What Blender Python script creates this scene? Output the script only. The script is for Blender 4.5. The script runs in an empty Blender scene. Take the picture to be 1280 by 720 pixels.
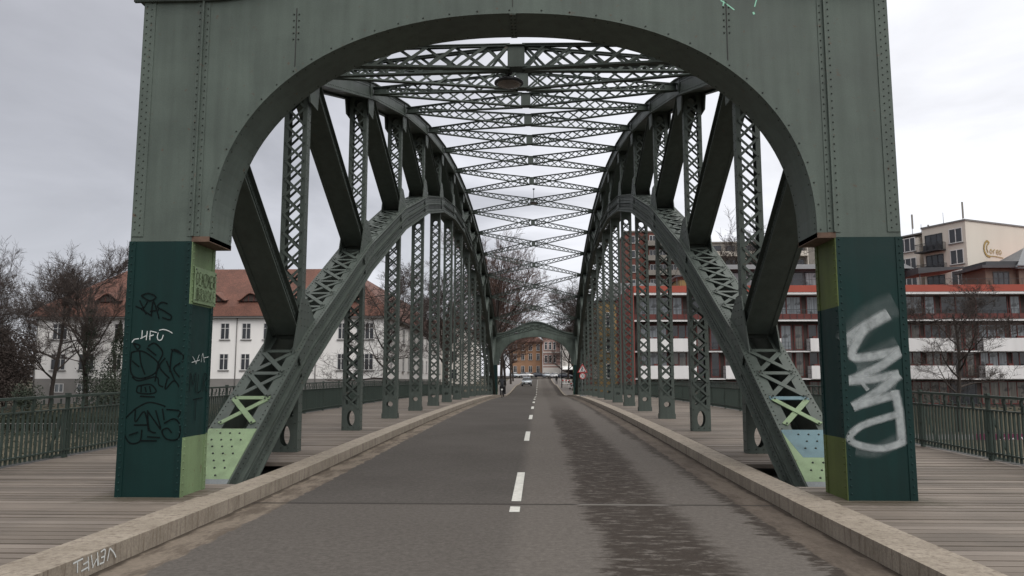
import bpy, math, random
from mathutils import Vector, Matrix
R = math.radians
random.seed(7)
scene = bpy.context.scene
COL = scene.collection

# ------------------------------------------------------------------ helpers
class MB:
    def __init__(s):
        s.v = []; s.f = []; s.m = []; s.uv = None; s.sm = []
    def face(s, pts, mi=0, sm=False):
        n = len(s.v); s.v += [tuple(p) for p in pts]
        s.f.append(tuple(range(n, n + len(pts)))); s.m.append(mi); s.sm.append(sm)
    def raw(s, pts, faces, mi=0, sm=False):
        n = len(s.v); s.v += [tuple(p) for p in pts]
        for f in faces:
            s.f.append(tuple(i + n for i in f)); s.m.append(mi); s.sm.append(sm)
    def box(s, x0, x1, y0, y1, z0, z1, mi=0):
        s.raw([(x0,y0,z0),(x1,y0,z0),(x1,y1,z0),(x0,y1,z0),(x0,y0,z1),(x1,y0,z1),(x1,y1,z1),(x0,y1,z1)],
              [(0,3,2,1),(4,5,6,7),(0,1,5,4),(1,2,6,5),(2,3,7,6),(3,0,4,7)], mi)
    def bar(s, a, b, w, t, up=(0,0,1), mi=0):
        """bar from a to b; w along up x dir, t along the other way"""
        a = Vector(a); b = Vector(b); d = (b - a)
        if d.length < 1e-6: return
        d.normalize(); up = Vector(up)
        sx = d.cross(up)
        if sx.length < 1e-4: sx = d.cross(Vector((1,0,0)))
        sx.normalize(); uy = sx.cross(d).normalized()
        sx = sx * w * .5; uy = uy * t * .5
        P = [a-sx-uy, a+sx-uy, a+sx+uy, a-sx+uy, b-sx-uy, b+sx-uy, b+sx+uy, b-sx+uy]
        s.raw([tuple(p) for p in P], [(3,2,1,0),(4,5,6,7),(0,1,5,4),(1,2,6,5),(2,3,7,6),(3,0,4,7)], mi)
    def tube(s, pts, rad, n=6, mi=0, cap=True, sm=True):
        pts = [Vector(p) for p in pts]
        if isinstance(rad, (int, float)): rad = [rad] * len(pts)
        base = len(s.v); ref = None
        for i, p in enumerate(pts):
            d = (pts[min(i+1, len(pts)-1)] - pts[max(i-1, 0)])
            if d.length < 1e-7: d = Vector((0,0,1))
            d.normalize()
            if ref is None:
                ref = d.cross(Vector((0,0,1)))
                if ref.length < .1: ref = d.cross(Vector((1,0,0)))
            u = (ref - d * ref.dot(d))
            if u.length < 1e-5: u = d.orthogonal()
            u.normalize(); ref = u; w = d.cross(u)
            for k in range(n):
                a = 2*math.pi*k/n
                q = p + (u*math.cos(a) + w*math.sin(a)) * rad[i]
                s.v.append((q.x, q.y, q.z))
        for i in range(len(pts)-1):
            for k in range(n):
                a = base+i*n+k; b = base+i*n+(k+1) % n
                s.f.append((a, b, b+n, a+n)); s.m.append(mi); s.sm.append(sm)
        if cap:
            s.f.append(tuple(base+k for k in reversed(range(n)))); s.m.append(mi); s.sm.append(False)
            e = base+(len(pts)-1)*n
            s.f.append(tuple(e+k for k in range(n))); s.m.append(mi); s.sm.append(False)
    def prism(s, poly, axis, a0, a1, mi=0):
        """extrude a 2-d polygon; axis 'x': poly=(y,z); 'y': poly=(x,z); 'z': poly=(x,y)"""
        def P(p, a):
            return (a,p[0],p[1]) if axis=='x' else ((p[0],a,p[1]) if axis=='y' else (p[0],p[1],a))
        n = len(poly)
        pts = [P(p,a0) for p in poly] + [P(p,a1) for p in poly]
        fs = [tuple(range(n)), tuple(reversed(range(n,2*n)))]
        for i in range(n):
            j = (i+1) % n
            fs.append((j, i, i+n, j+n))
        s.raw(pts, fs, mi)
    def rivet(s, p, nrm, r=.014, h=.009, mi=99):
        h *= 1.35
        p = Vector(p); nrm = Vector(nrm).normalized(); u = nrm.orthogonal().normalized(); w = nrm.cross(u)
        pts = []
        for k in range(6):
            a = k*math.pi/3; pts.append(p+(u*math.cos(a)+w*math.sin(a))*r)
        for k in range(6):
            a = k*math.pi/3; pts.append(p+nrm*h+(u*math.cos(a)+w*math.sin(a))*r*.55)
        s.raw([tuple(q) for q in pts], [(k,(k+1)%6,(k+1)%6+6,k+6) for k in range(6)]+[(6,7,8,9,10,11)], mi)
    def lathe(s, prof, c=(0,0,0), n=16, mi=0, axis='z', sm=True):
        base = len(s.v)
        for r, h in prof:
            for k in range(n):
                a = 2*math.pi*k/n; x = r*math.cos(a); y = r*math.sin(a)
                q = (x,y,h) if axis=='z' else ((h,x,y) if axis=='x' else (x,h,y))
                s.v.append((c[0]+q[0], c[1]+q[1], c[2]+q[2]))
        for i in range(len(prof)-1):
            for k in range(n):
                a = base+i*n+k; b = base+i*n+(k+1)%n
                s.f.append((a,b,b+n,a+n)); s.m.append(mi); s.sm.append(sm)
        s.f.append(tuple(base+k for k in reversed(range(n)))); s.m.append(mi); s.sm.append(False)
        e = base+(len(prof)-1)*n
        s.f.append(tuple(e+k for k in range(n))); s.m.append(mi); s.sm.append(False)
    def build(s, name, mats, parent=None, loc=(0,0,0), rot=0):
        me = bpy.data.meshes.new(name)
        me.from_pydata(s.v, [], s.f)
        if not isinstance(mats, (list, tuple)): mats = [mats]
        for m in mats: me.materials.append(m)
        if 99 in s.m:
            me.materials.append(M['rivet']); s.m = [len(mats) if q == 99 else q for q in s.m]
        me.polygons.foreach_set('material_index', s.m)
        me.polygons.foreach_set('use_smooth', s.sm)
        if s.uv:
            l = me.uv_layers.new(name='UVMap')
            l.data.foreach_set('uv', [c for t in s.uv for c in t])
        me.update()
        o = bpy.data.objects.new(name, me); COL.objects.link(o)
        if parent: o.parent = parent
        o.location = loc; o.rotation_euler = (0,0,rot)
        return o

def tag(o, label=None, cat=None, group=None, kind=None):
    if label: o['label'] = label
    if cat: o['category'] = cat
    if group: o['group'] = group
    if kind: o['kind'] = kind
    return o
def empty(name, loc, rot=0, label=None, cat=None, group=None, parent=None):
    o = bpy.data.objects.new(name, None); COL.objects.link(o)
    o.empty_display_size = .3
    o.location = loc; o.rotation_euler = (0,0,rot)
    if parent: o.parent = parent
    return tag(o, label, cat, group)
def copy_tree(o, parent=None, loc=None, rot=None, label=None, scale=None):
    c = o.copy(); COL.objects.link(c); c.parent = parent
    if loc is not None: c.location = loc
    if rot is not None: c.rotation_euler = (0,0,rot)
    if scale is not None: c.scale = scale if isinstance(scale,(tuple,list)) else (scale,)*3
    if label: c['label'] = label
    for ch in list(o.children): copy_tree(ch, c)
    return c

# ------------------------------------------------------------------ materials
def nmat(name):
    m = bpy.data.materials.new(name); m.use_nodes = True
    nt = m.node_tree; b = nt.nodes['Principled BSDF']
    return m, nt, b
def N(nt, t, **kw):
    n = nt.nodes.new(t)
    for k, v in kw.items(): setattr(n, k, v)
    return n
def ramp(nt, stops, interp='LINEAR'):
    r = nt.nodes.new('ShaderNodeValToRGB'); r.color_ramp.interpolation = interp
    e = r.color_ramp.elements
    while len(e) < len(stops): e.new(.5)
    for i, (p, c) in enumerate(stops):
        e[i].position = p
        e[i].color = (c, c, c, 1) if isinstance(c, (int, float)) else (*c, 1)
    return r
def mixc(nt, fac, a, b, mode='MIX'):
    m = nt.nodes.new('ShaderNodeMix'); m.data_type = 'RGBA'; m.blend_type = mode
    for sock, v in ((m.inputs[0], fac), (m.inputs[6], a), (m.inputs[7], b)):
        if isinstance(v, bpy.types.NodeSocket): nt.links.new(v, sock)
        elif isinstance(v, (int, float)): sock.default_value = v
        else: sock.default_value = (*v, 1)
    return m.outputs[2]
def noise(nt, scale, detail=4, vec=None, rough=.55, dist=0):
    n = nt.nodes.new('ShaderNodeTexNoise')
    n.inputs['Scale'].default_value = scale; n.inputs['Detail'].default_value = detail
    n.inputs['Roughness'].default_value = rough; n.inputs['Distortion'].default_value = dist
    if vec is not None: nt.links.new(vec, n.inputs['Vector'])
    return n.outputs['Fac']
def mapping(nt, vec, scale=(1,1,1), loc=(0,0,0)):
    m = nt.nodes.new('ShaderNodeMapping')
    m.inputs['Scale'].default_value = scale; m.inputs['Location'].default_value = loc
    nt.links.new(vec, m.inputs['Vector']); return m.outputs['Vector']
def coord(nt, world=False):
    if world: return nt.nodes.new('ShaderNodeNewGeometry').outputs['Position']
    return nt.nodes.new('ShaderNodeTexCoord').outputs['Object']
def math_(nt, op, a, b=None, c=None):
    m = nt.nodes.new('ShaderNodeMath'); m.operation = op
    for i, v in enumerate((a, b, c)):
        if v is None: continue
        if isinstance(v, bpy.types.NodeSocket): nt.links.new(v, m.inputs[i])
        else: m.inputs[i].default_value = v
    return m.outputs[0]
def smooth(nt, v, a, b):
    m = nt.nodes.new('ShaderNodeMapRange'); m.interpolation_type = 'SMOOTHSTEP'
    nt.links.new(v, m.inputs[0]); m.inputs[1].default_value = a; m.inputs[2].default_value = b
    return m.outputs[0]
def bump(nt, b, h, strength=.3, dist=.01):
    n = nt.nodes.new('ShaderNodeBump'); n.inputs['Strength'].default_value = strength
    n.inputs['Distance'].default_value = dist
    nt.links.new(h, n.inputs['Height']); nt.links.new(n.outputs[0], b.inputs['Normal'])
def sc(c, k): return tuple(min(1, x*k) for x in c)

def simple(name, c, rough=.7, var=.15, scale=3, metal=0, bmp=0, spec=.4, streak=False, world=False):
    m, nt, b = nmat(name)
    v = coord(nt, world)
    if streak: v = mapping(nt, v, (1, 1, .15))
    f = noise(nt, scale, 5, v)
    r = ramp(nt, [(.25, sc(c, 1-var)), (.75, sc(c, 1+var))])
    nt.links.new(f, r.inputs[0]); nt.links.new(r.outputs[0], b.inputs['Base Color'])
    b.inputs['Roughness'].default_value = rough; b.inputs['Metallic'].default_value = metal
    b.inputs['Specular IOR Level'].default_value = spec
    if bmp:
        bump(nt, b, noise(nt, scale*12, 3, coord(nt, world)), bmp, .01)
    return m

def steel(name, c, rust=.0, rough=.55, var=.13):
    """painted steel: mottled paint, rain streaks, specks of rust and dirt"""
    m, nt, b = nmat(name)
    v = coord(nt)
    big = noise(nt, 1.3, 5, v); st = noise(nt, 6, 5, mapping(nt, v, (1,1,.07)))
    fine = noise(nt, 60, 3, v)
    r = ramp(nt, [(.3, sc(c, 1-var)), (.7, sc(c, 1+var))]); nt.links.new(big, r.inputs[0])
    r2 = ramp(nt, [(.33, .74), (.6, 1.06)]); nt.links.new(st, r2.inputs[0])
    col = mixc(nt, .6, r.outputs[0], r2.outputs[0], 'MULTIPLY')
    r4 = ramp(nt, [(.3, .84), (.7, 1.12)]); nt.links.new(fine, r4.inputs[0])
    col = mixc(nt, .6, col, r4.outputs[0], 'MULTIPLY')
    if rust:
        sp = noise(nt, 9, 8, v, .7)
        r3 = ramp(nt, [(.66-rust*.1, 0.), (.72-rust*.1, 1.)]); nt.links.new(sp, r3.inputs[0])
        f2 = math_(nt, 'MULTIPLY', r3.outputs[0], .7)
        col = mixc(nt, f2, col, (.10, .055, .035))
    nt.links.new(col, b.inputs['Base Color'])
    rr = ramp(nt, [(.3, rough-.08), (.7, rough+.12)]); nt.links.new(big, rr.inputs[0])
    nt.links.new(rr.outputs[0], b.inputs['Roughness'])
    b.inputs['Specular IOR Level'].default_value = .25
    bump(nt, b, noise(nt, 3.0, 6, v), .35, .012)
    return m

GREEN = (.118, .148, .126)
M = {}
M['steel'] = steel('grey_green_steel_paint', (.064,.078,.068), .25)
M['portal'] = steel('portal_grey_green_paint', (.086,.107,.092), .45, var=.18)
M['darkgreen'] = steel('dark_green_paint', (.002,.021,.019), 0, .6)
M['lightgreen'] = steel('light_green_paint', (.150,.212,.108), .5, .6, .2)
M['plate'] = steel('pale_green_plate', (.180,.245,.140), .35, .6, .1)
M['olive'] = steel('olive_green_paint', (.080,.105,.030), .4, .6, .28)
M['blue'] = steel('grey_blue_paint', (.10,.165,.185), .3, .6, .1)
M['greyplate'] = steel('grey_base_plate', (.16,.175,.18), .5)
M['rust'] = simple('rusty_edge', (.11,.07,.05), .9, .4, 8)
M['rivet'] = steel('shade_dark_rivet_heads', (.042,.050,.043), .3)  # shade around the rivets painted into a darker head colour, plus rust specks
M['rail'] = steel('railing_paint', (.045,.062,.052), .2, .5)
M['black'] = simple('black_matt', (.012,.012,.014), .6, .2)
M['ink'] = simple('black_marker', (.0015,.007,.007), .5, .1)
M['engrave'] = simple('dark_groove', (.05,.07,.03), .8, .1)
M['white'] = simple('white_paint', (.75,.75,.73), .6, .06, 2)
M['glasslamp'] = simple('brown_lamp_glass', (.15,.125,.11), .2, .3, 12, spec=.6)

def spray(name, c, dens):
    m, nt, b = nmat(name)
    uv = nt.nodes.new('ShaderNodeUVMap').outputs[0]
    sx = nt.nodes.new('ShaderNodeSeparateXYZ'); nt.links.new(uv, sx.inputs[0])
    d = math_(nt, 'ABSOLUTE', math_(nt, 'SUBTRACT', sx.outputs[0], .5))
    e = smooth(nt, d, .5, .18)
    n1 = noise(nt, 9, 5, coord(nt)); n2 = noise(nt, 120, 3, coord(nt))
    a = math_(nt, 'MULTIPLY', e, math_(nt, 'ADD', math_(nt, 'MULTIPLY', n1, 1.0), .15))
    a = math_(nt, 'MULTIPLY', a, math_(nt, 'ADD', math_(nt, 'MULTIPLY', n2, .8), .6))
    a = math_(nt, 'MULTIPLY', a, dens)
    a = math_(nt, 'MINIMUM', a, 1.0)
    nt.links.new(a, b.inputs['Alpha'])
    b.inputs['Base Color'].default_value = (*c, 1); b.inputs['Roughness'].default_value = .7; b.inputs['Specular IOR Level'].default_value = .15
    return m
M['spray'] = spray('white_spray_paint', (.42,.45,.45), .95)
M['chalk'] = spray('white_marker', (.55,.57,.56), 1.5)
M['inkspray'] = spray('black_spray_paint', (.0004,.003,.003), 1.8)
M['mint'] = spray('mint_spray_paint', (.3,.6,.45), 1.8)

# concrete kerb
def kerb_mat():
    m, nt, b = nmat('granite_kerb')
    v = coord(nt, True)
    f = noise(nt, 3, 6, v); g = noise(nt, 45, 4, v); s_ = noise(nt, 14, 5, mapping(nt, v, (1, 1, .10)), .65)
    r = ramp(nt, [(.3, (.20,.168,.130)), (.7, (.275,.235,.188))]); nt.links.new(f, r.inputs[0])
    r2 = ramp(nt, [(.3, .72), (.7, 1.2)]); nt.links.new(g, r2.inputs[0])
    col = mixc(nt, .8, r.outputs[0], r2.outputs[0], 'MULTIPLY')
    r3 = ramp(nt, [(.50, 0.), (.66, .65)]); nt.links.new(s_, r3.inputs[0])
    col = mixc(nt, r3.outputs[0], col, (.085,.06,.042))
    nt.links.new(col, b.inputs['Base Color']); b.inputs['Roughness'].default_value = .85
    bump(nt, b, g, .5, .006)
    return m
M['kerb'] = kerb_mat()

def board_mat():
    m, nt, b = nmat('weathered_oak_boards')
    v = coord(nt, True)
    sx = nt.nodes.new('ShaderNodeSeparateXYZ'); nt.links.new(v, sx.inputs[0])
    idx = math_(nt, 'FLOOR', math_(nt, 'DIVIDE', sx.outputs[1], .19))
    wn = nt.nodes.new('ShaderNodeTexWhiteNoise'); wn.noise_dimensions = '1D'; nt.links.new(idx, wn.inputs['W'])
    r = ramp(nt, [(0, (.105,.085,.067)), (.5, (.148,.121,.098)), (1, (.195,.163,.136))]); nt.links.new(wn.outputs['Value'], r.inputs[0])
    gr = noise(nt, 3, 8, mapping(nt, v, (.6, 22, 1)), .7)
    r2 = ramp(nt, [(.32, .70), (.55, 1.0), (.75, 1.18)]); nt.links.new(gr, r2.inputs[0])
    col = mixc(nt, .75, r.outputs[0], r2.outputs[0], 'MULTIPLY')
    st = noise(nt, .7, 5, v); r3 = ramp(nt, [(.35, .72), (.65, 1.12)]); nt.links.new(st, r3.inputs[0])
    col = mixc(nt, .8, col, r3.outputs[0], 'MULTIPLY')
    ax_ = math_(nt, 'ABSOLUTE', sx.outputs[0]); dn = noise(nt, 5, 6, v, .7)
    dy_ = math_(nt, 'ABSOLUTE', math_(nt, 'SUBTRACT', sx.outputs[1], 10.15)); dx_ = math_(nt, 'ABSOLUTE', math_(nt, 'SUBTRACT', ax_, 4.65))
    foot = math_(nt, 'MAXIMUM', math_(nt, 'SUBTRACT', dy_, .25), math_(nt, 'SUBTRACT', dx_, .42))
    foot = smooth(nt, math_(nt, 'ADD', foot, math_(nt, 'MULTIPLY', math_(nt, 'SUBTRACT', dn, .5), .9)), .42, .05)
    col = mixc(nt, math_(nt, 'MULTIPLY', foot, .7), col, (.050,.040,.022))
    # narrow grooves cut along each board
    fr = math_(nt, 'FRACT', math_(nt, 'MULTIPLY', sx.outputs[1], 1/.19*4))
    gro = smooth(nt, math_(nt, 'ABSOLUTE', math_(nt, 'SUBTRACT', fr, .5)), .5, .3)
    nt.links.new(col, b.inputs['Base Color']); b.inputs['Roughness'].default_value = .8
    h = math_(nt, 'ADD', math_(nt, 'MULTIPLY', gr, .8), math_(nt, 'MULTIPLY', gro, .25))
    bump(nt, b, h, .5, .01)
    return m
M['boards'] = board_mat()

def asphalt_mat():
    m, nt, b = nmat('asphalt')
    v = coord(nt, True)
    sx = nt.nodes.new('ShaderNodeSeparateXYZ'); nt.links.new(v, sx.inputs[0])
    X, Y = sx.outputs[0], sx.outputs[1]
    big = noise(nt, .35, 5, v)
    st = noise(nt, 1.0, 6, mapping(nt, v, (2.4, 7.5, 1)), .68)      # short cross streaks
    wob = noise(nt, .25, 3, v)
    xs = math_(nt, 'ADD', X, math_(nt, 'MULTIPLY', math_(nt, 'SUBTRACT', st, .5), .85))
    xs = math_(nt, 'ADD', xs, math_(nt, 'MULTIPLY', math_(nt, 'SUBTRACT', wob, .5), .7))
    fine = noise(nt, 16, 8, v, .85)
    base = ramp(nt, [(.3, (.064,.058,.053)), (.7, (.080,.073,.067))]); nt.links.new(big, base.inputs[0])
    lane = mixc(nt, math_(nt, 'MULTIPLY', smooth(nt, X, -.05, .25), .5), base.outputs[0], (.138,.123,.110))
    band = math_(nt, 'MULTIPLY', smooth(nt, xs, .86, 1.08), smooth(nt, xs, 2.25, 1.92))
    band2 = smooth(nt, xs, 2.78, 2.9)
    patch = noise(nt, .5, 3, mapping(nt, v, (.3, .5, 1), (3, 7, 0)))
    pm = smooth(nt, patch, .35, .5)
    far = smooth(nt, Y, 48, 25)
    w = math_(nt, 'MAXIMUM', math_(nt, 'MULTIPLY', band, math_(nt, 'ADD', math_(nt, 'MULTIPLY', far, .7), .3)), band2)
    w = math_(nt, 'MULTIPLY', w, .97)
    worn = noise(nt, 1.6, 7, mapping(nt, v, (2.2, 6, 1), (2, 2, 0)), .72)
    w = math_(nt, 'MULTIPLY', w, smooth(nt, worn, .60, .52))
    near = math_(nt, 'MULTIPLY', smooth(nt, Y, 10.64, 10.6), .45)
    lane = mixc(nt, near, lane, (.108,.097,.087))
    col = mixc(nt, w, lane, (.038,.031,.026))
    # lighter wash along the left of the centre line on the near approach
    r4 = ramp(nt, [(.28, .5), (.5, 1.), (.74, 1.7)]); nt.links.new(fine, r4.inputs[0])
    col = mixc(nt, .7, col, r4.outputs[0], 'MULTIPLY')
    # gutter strip along both kerbs
    ax = math_(nt, 'ABSOLUTE', X)
    edge = math_(nt, 'ADD', ax, math_(nt, 'MULTIPLY', math_(nt, 'SUBTRACT', noise(nt, 3, 5, v), .5), .22))
    g = smooth(nt, edge, 3.02, 3.06)
    onbr = math_(nt, 'MULTIPLY', g, smooth(nt, Y, 96, 90))
    gcol = mixc(nt, smooth(nt, noise(nt, 1.6, 6, mapping(nt, v, (2, .7, 1)), .7), .42, .6), (.165,.138,.112), (.040,.031,.025))
    gcol = mixc(nt, math_(nt,'MULTIPLY', smooth(nt, X, -1, 1), .6), mixc(nt, .45, gcol, (.165,.138,.112)), (.055,.044,.037))
    gcol = mixc(nt, .5, gcol, r4.outputs[0], 'MULTIPLY')
    col = mixc(nt, onbr, col, gcol)
    # dirt right against the kerb
    col = mixc(nt, math_(nt, 'MULTIPLY', smooth(nt, edge, 3.42, 3.47), .7), col, (.03,.024,.02))
    # expansion joint across the road
    jw = math_(nt, 'ADD', Y, math_(nt, 'MULTIPLY', math_(nt, 'SUBTRACT', noise(nt, 2, 3, v), .5), .05))
    jj = smooth(nt, math_(nt, 'ABSOLUTE', math_(nt, 'SUBTRACT', jw, 10.62)), .07, .03)
    jl = math_(nt, 'MULTIPLY', smooth(nt, xs, .8, 1.0), smooth(nt, xs, 2.2, 2.0))
    col = mixc(nt, math_(nt, 'MULTIPLY', jj, .75), col, mixc(nt, jl, (.03,.026,.024), (.16,.15,.14)))
    # fine cracks
    nt.links.new(col, b.inputs['Base Color'])
    rr = ramp(nt, [(0, .95), (1, .75)]); nt.links.new(w, rr.inputs[0]); nt.links.new(rr.outputs[0], b.inputs['Roughness'])
    b.inputs['Specular IOR Level'].default_value = .06
    bump(nt, b, fine, .5, .008)
    return m
M['asphalt'] = asphalt_mat()
M['line'] = simple('worn_white_line', (.50,.49,.45), .7, .22, 14, world=True)
M['earth'] = simple('river_bank_earth', (.060,.052,.034), .95, .4, .8, world=True, bmp=.4)
M['pave'] = simple('grey_paving', (.14,.125,.115), .85, .15, 2, world=True, bmp=.2)
M['concrete'] = simple('pale_concrete', (.36,.33,.29), .85, .15, 1, streak=True)
M['deckdark'] = simple('deck_underside', (.03,.03,.028), .8, .3)

# ------------------------------------------------------------------ camera, sky, sun
cam_d = bpy.data.cameras.new('camera'); cam = bpy.data.objects.new('camera', cam_d); COL.objects.link(cam)
cam.location = (.38, 0, 1.65); cam.rotation_euler = (R(96.85), 0, R(1.97))
cam_d.sensor_width = 36; cam_d.lens = 965/1280*36; cam_d.clip_end = 6000; cam_d.clip_start = .05
scene.camera = cam

w = bpy.data.worlds.new('World'); scene.world = w; w.use_nodes = True
nt = w.node_tree; bg = nt.nodes['Background']
sky = nt.nodes.new('ShaderNodeTexSky'); sky.sky_type = 'NISHITA'; sky.sun_disc = False
sky.sun_elevation = R(40); sky.sun_rotation = R(155)
tc = nt.nodes.new('ShaderNodeTexCoord').outputs['Generated']
sx = nt.nodes.new('ShaderNodeSeparateXYZ'); nt.links.new(tc, sx.inputs[0])
# cloud layer: project the view direction on a flat ceiling
den = math_(nt, 'ADD', math_(nt, 'MAXIMUM', sx.outputs[2], 0), .22)
cx = nt.nodes.new('ShaderNodeCombineXYZ')
nt.links.new(math_(nt, 'DIVIDE', sx.outputs[0], den), cx.inputs[0]); nt.links.new(math_(nt, 'DIVIDE', sx.outputs[1], den), cx.inputs[1])
cl = noise(nt, 1.1, 7, cx.outputs[0], .55, .7)
lr = smooth(nt, math_(nt, 'ADD', sx.outputs[0], math_(nt, 'MULTIPLY', math_(nt, 'SUBTRACT', cl, .5), .9)), -.55, .62)
rc = ramp(nt, [(0, (4.0,4.05,4.4)), (.32, (5.0,5.05,5.45)), (.55, (7.2,7.25,7.65)), (1, (8.3,8.35,8.7))]); nt.links.new(lr, rc.inputs[0])
cm = ramp(nt, [(.32, .86), (.5, 1.02), (.66, 1.14)]); nt.links.new(cl, cm.inputs[0])
colr = mixc(nt, 1.0, rc.outputs[0], cm.outputs[0], 'MULTIPLY')
hz = smooth(nt, sx.outputs[2], .30, .02)
colr = mixc(nt, math_(nt, 'MULTIPLY', hz, .30), colr, (6.0,6.1,6.4))
zen = smooth(nt, sx.outputs[2], .50, .80)
colr = mixc(nt, 1.0, colr, mixc(nt, zen, (1,1,1), (2.75,2.68,2.45)), 'MULTIPLY')
fin = mixc(nt, .94, sky.outputs[0], colr)
nt.links.new(fin, bg.inputs[0]); bg.inputs[1].default_value = .092

sun_d = bpy.data.lights.new('sun', 'SUN'); sun = bpy.data.objects.new('sun', sun_d); COL.objects.link(sun)
sun_d.energy = .75; sun_d.angle = R(50); sun_d.color = (1, .97, .93)
sun.rotation_euler = Vector((math.sin(R(155))*math.cos(R(40)), math.cos(R(155))*math.cos(R(40)), math.sin(R(40)))).to_track_quat('Z','Y').to_euler()
sun.location = (0, 0, 60)
scene.view_settings.view_transform = 'Standard'; scene.view_settings.look = 'None'
scene.view_settings.gamma = 1; scene.view_settings.exposure = .5
scene.cycles.max_bounces = 6; scene.cycles.transparent_max_bounces = 16

# ------------------------------------------------------------------ profile of the road
PROF = [(-60,-.1),(-10,-.03),(10,0),(21,.15),(32,.26),(48.3,.32),(65,.26),(76,.12),(86.5,-.08),(96,-.2),(110,0),(125,.4),(138,.72),(158,.85),(180,1.35),(220,2.6),(260,3.0),(400,3.2),(900,4)]
def zr(y):
    P = PROF
    if y <= P[0][0]: return P[0][1]
    if y >= P[-1][0]: return P[-1][1]
    for i in range(len(P)-1):
        if P[i][0] <= y <= P[i+1][0]:
            (x0,a),(x1,b) = P[i],P[i+1]
            pa = P[max(i-1,0)]; pb = P[min(i+2,len(P)-1)]
            m0 = (b-pa[1])/max(x1-pa[0],1e-6); m1 = (pb[1]-a)/max(pb[0]-x0,1e-6)
            h = x1-x0; t = (y-x0)/h
            return (2*t**3-3*t*t+1)*a+(t**3-2*t*t+t)*h*m0+(-2*t**3+3*t*t)*b+(t**3-t*t)*h*m1
KH = .17
def frange(a, b, s):
    n = max(1, int(round((b-a)/s)))
    return [a+(b-a)*i/n for i in range(n+1)]

def strip(xs_of, ys, dz, name, mat, kind='structure', zf=None, **kw):
    mb = MB()
    for i in range(len(ys)-1):
        y0, y1 = ys[i], ys[i+1]
        a0, a1 = xs_of(y0); b0, b1 = xs_of(y1)
        z0 = (zf or zr)(y0)+dz; z1 = (zf or zr)(y1)+dz
        mb.face([(a0,y0,z0),(a1,y0,z0),(b1,y1,z1),(b0,y1,z1)], sm=True)
    return tag(mb.build(name, mat), kind=kind, **kw)
def solid_strip(xa, xb, ys, ztop, h, mb, mi=0):
    for i in range(len(ys)-1):
        y0, y1 = ys[i], ys[i+1]; t0 = zr(y0)+ztop; t1 = zr(y1)+ztop
        mb.raw([(xa,y0,t0-h),(xb,y0,t0-h),(xb,y1,t1-h),(xa,y1,t1-h),(xa,y0,t0),(xb,y0,t0),(xb,y1,t1),(xa,y1,t1)],
               [(0,3,2,1),(4,5,6,7),(1,2,6,5),(3,0,4,7)] + ([(0,1,5,4)] if i == 0 else []) + ([(2,3,7,6)] if i == len(ys)-2 else []), mi)

# terrain with the river channel
def smst(t): t = max(0, min(1, t)); return t*t*(3-2*t)
def ground_z(x, y):
    far = max(zr(max(y, 90)), -.2) - .05
    if y < 14: z = -.15
    elif y < 26: z = -.15 + (-6.6)*smst((y-14)/12)
    elif y < 60: z = -6.75
    elif y < 72: z = -6.75 + 3.3*smst((y-60)/12)
    elif y < 76: z = -3.45
    elif y < 87: z = -3.45 + (3.3-1.0*(abs(x) > 12))*smst((y-76)/11)
    else:
        z = far
        if abs(x) > 12: z = far - 1.0*smst((130-y)/40)
    if abs(x) < 6.5 and y > 84: z = min(z, far-.3)
    return z
mb = MB()
xs_ = [-3000,-1200,-500,-250,-150]+frange(-110,-12,7)+[-9,-6.6,-6.4,0,6.4,6.6,9]+frange(12,110,7)+[150,250,500,1200,3000]
ys_ = [-3000,-800,-200,-60,-20,0,8]+frange(14,26,1.5)+[35,50]+frange(60,88,1.4)+[92,96]+frange(100,250,10)+[300,400,700,1500,3500]
nx = len(xs_)
for y in ys_:
    for x in xs_: mb.v.append((x, y, ground_z(x, y)+(random.uniform(-.05,.05) if 14 < abs(x) < 110 and 8 < y < 90 else 0)))
for j in range(len(ys_)-1):
    for i in range(nx-1):
        a = j*nx+i; mb.f.append((a,a+1,a+1+nx,a+nx)); mb.m.append(0); mb.sm.append(True)
tag(mb.build('ground', M['earth']), kind='structure')
mw, nt, b = nmat('river_water')
b.inputs['Base Color'].default_value = (.02,.026,.02,1); b.inputs['Roughness'].default_value = .12
bump(nt, b, noise(nt, 1.2, 4, mapping(nt, coord(nt, True), (1,2.2,1))), .5, .08)
mb = MB(); mb.face([(-3000,16,-5.6),(3000,16,-5.6),(3000,71,-5.6),(-3000,71,-5.6)])
tag(mb.build('river_water', mw), kind='structure')

# the road
RY = frange(-40, 250, 2)
strip(lambda y: (-3.52, 3.52), RY, 0, 'road', M['asphalt'])
# crossing street at the far end
mb = MB(); mb.face([(-90,205,2.18),(90,205,2.18),(90,240,2.98),(-90,240,2.98)])
tag(mb.build('cross_street', M['asphalt'], loc=(0,0,.12)), kind='structure')
mb = MB()
dashes = [(10.02,10.42),(10.86,13.9)] + [(19.9+9*i, 22.9+9*i) for i in range(20)] + [(1.9,4.9)]
for (a, c) in dashes:
    ys = frange(a, c, 1.0)
    for i in range(len(ys)-1):
        mb.face([(.0,ys[i],zr(ys[i])+.005),(.13,ys[i],zr(ys[i])+.005),(.13,ys[i+1],zr(ys[i+1])+.005),(.0,ys[i+1],zr(ys[i+1])+.005)])
tag(mb.build('centre_line_marking', M['line']), kind='structure')

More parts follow.
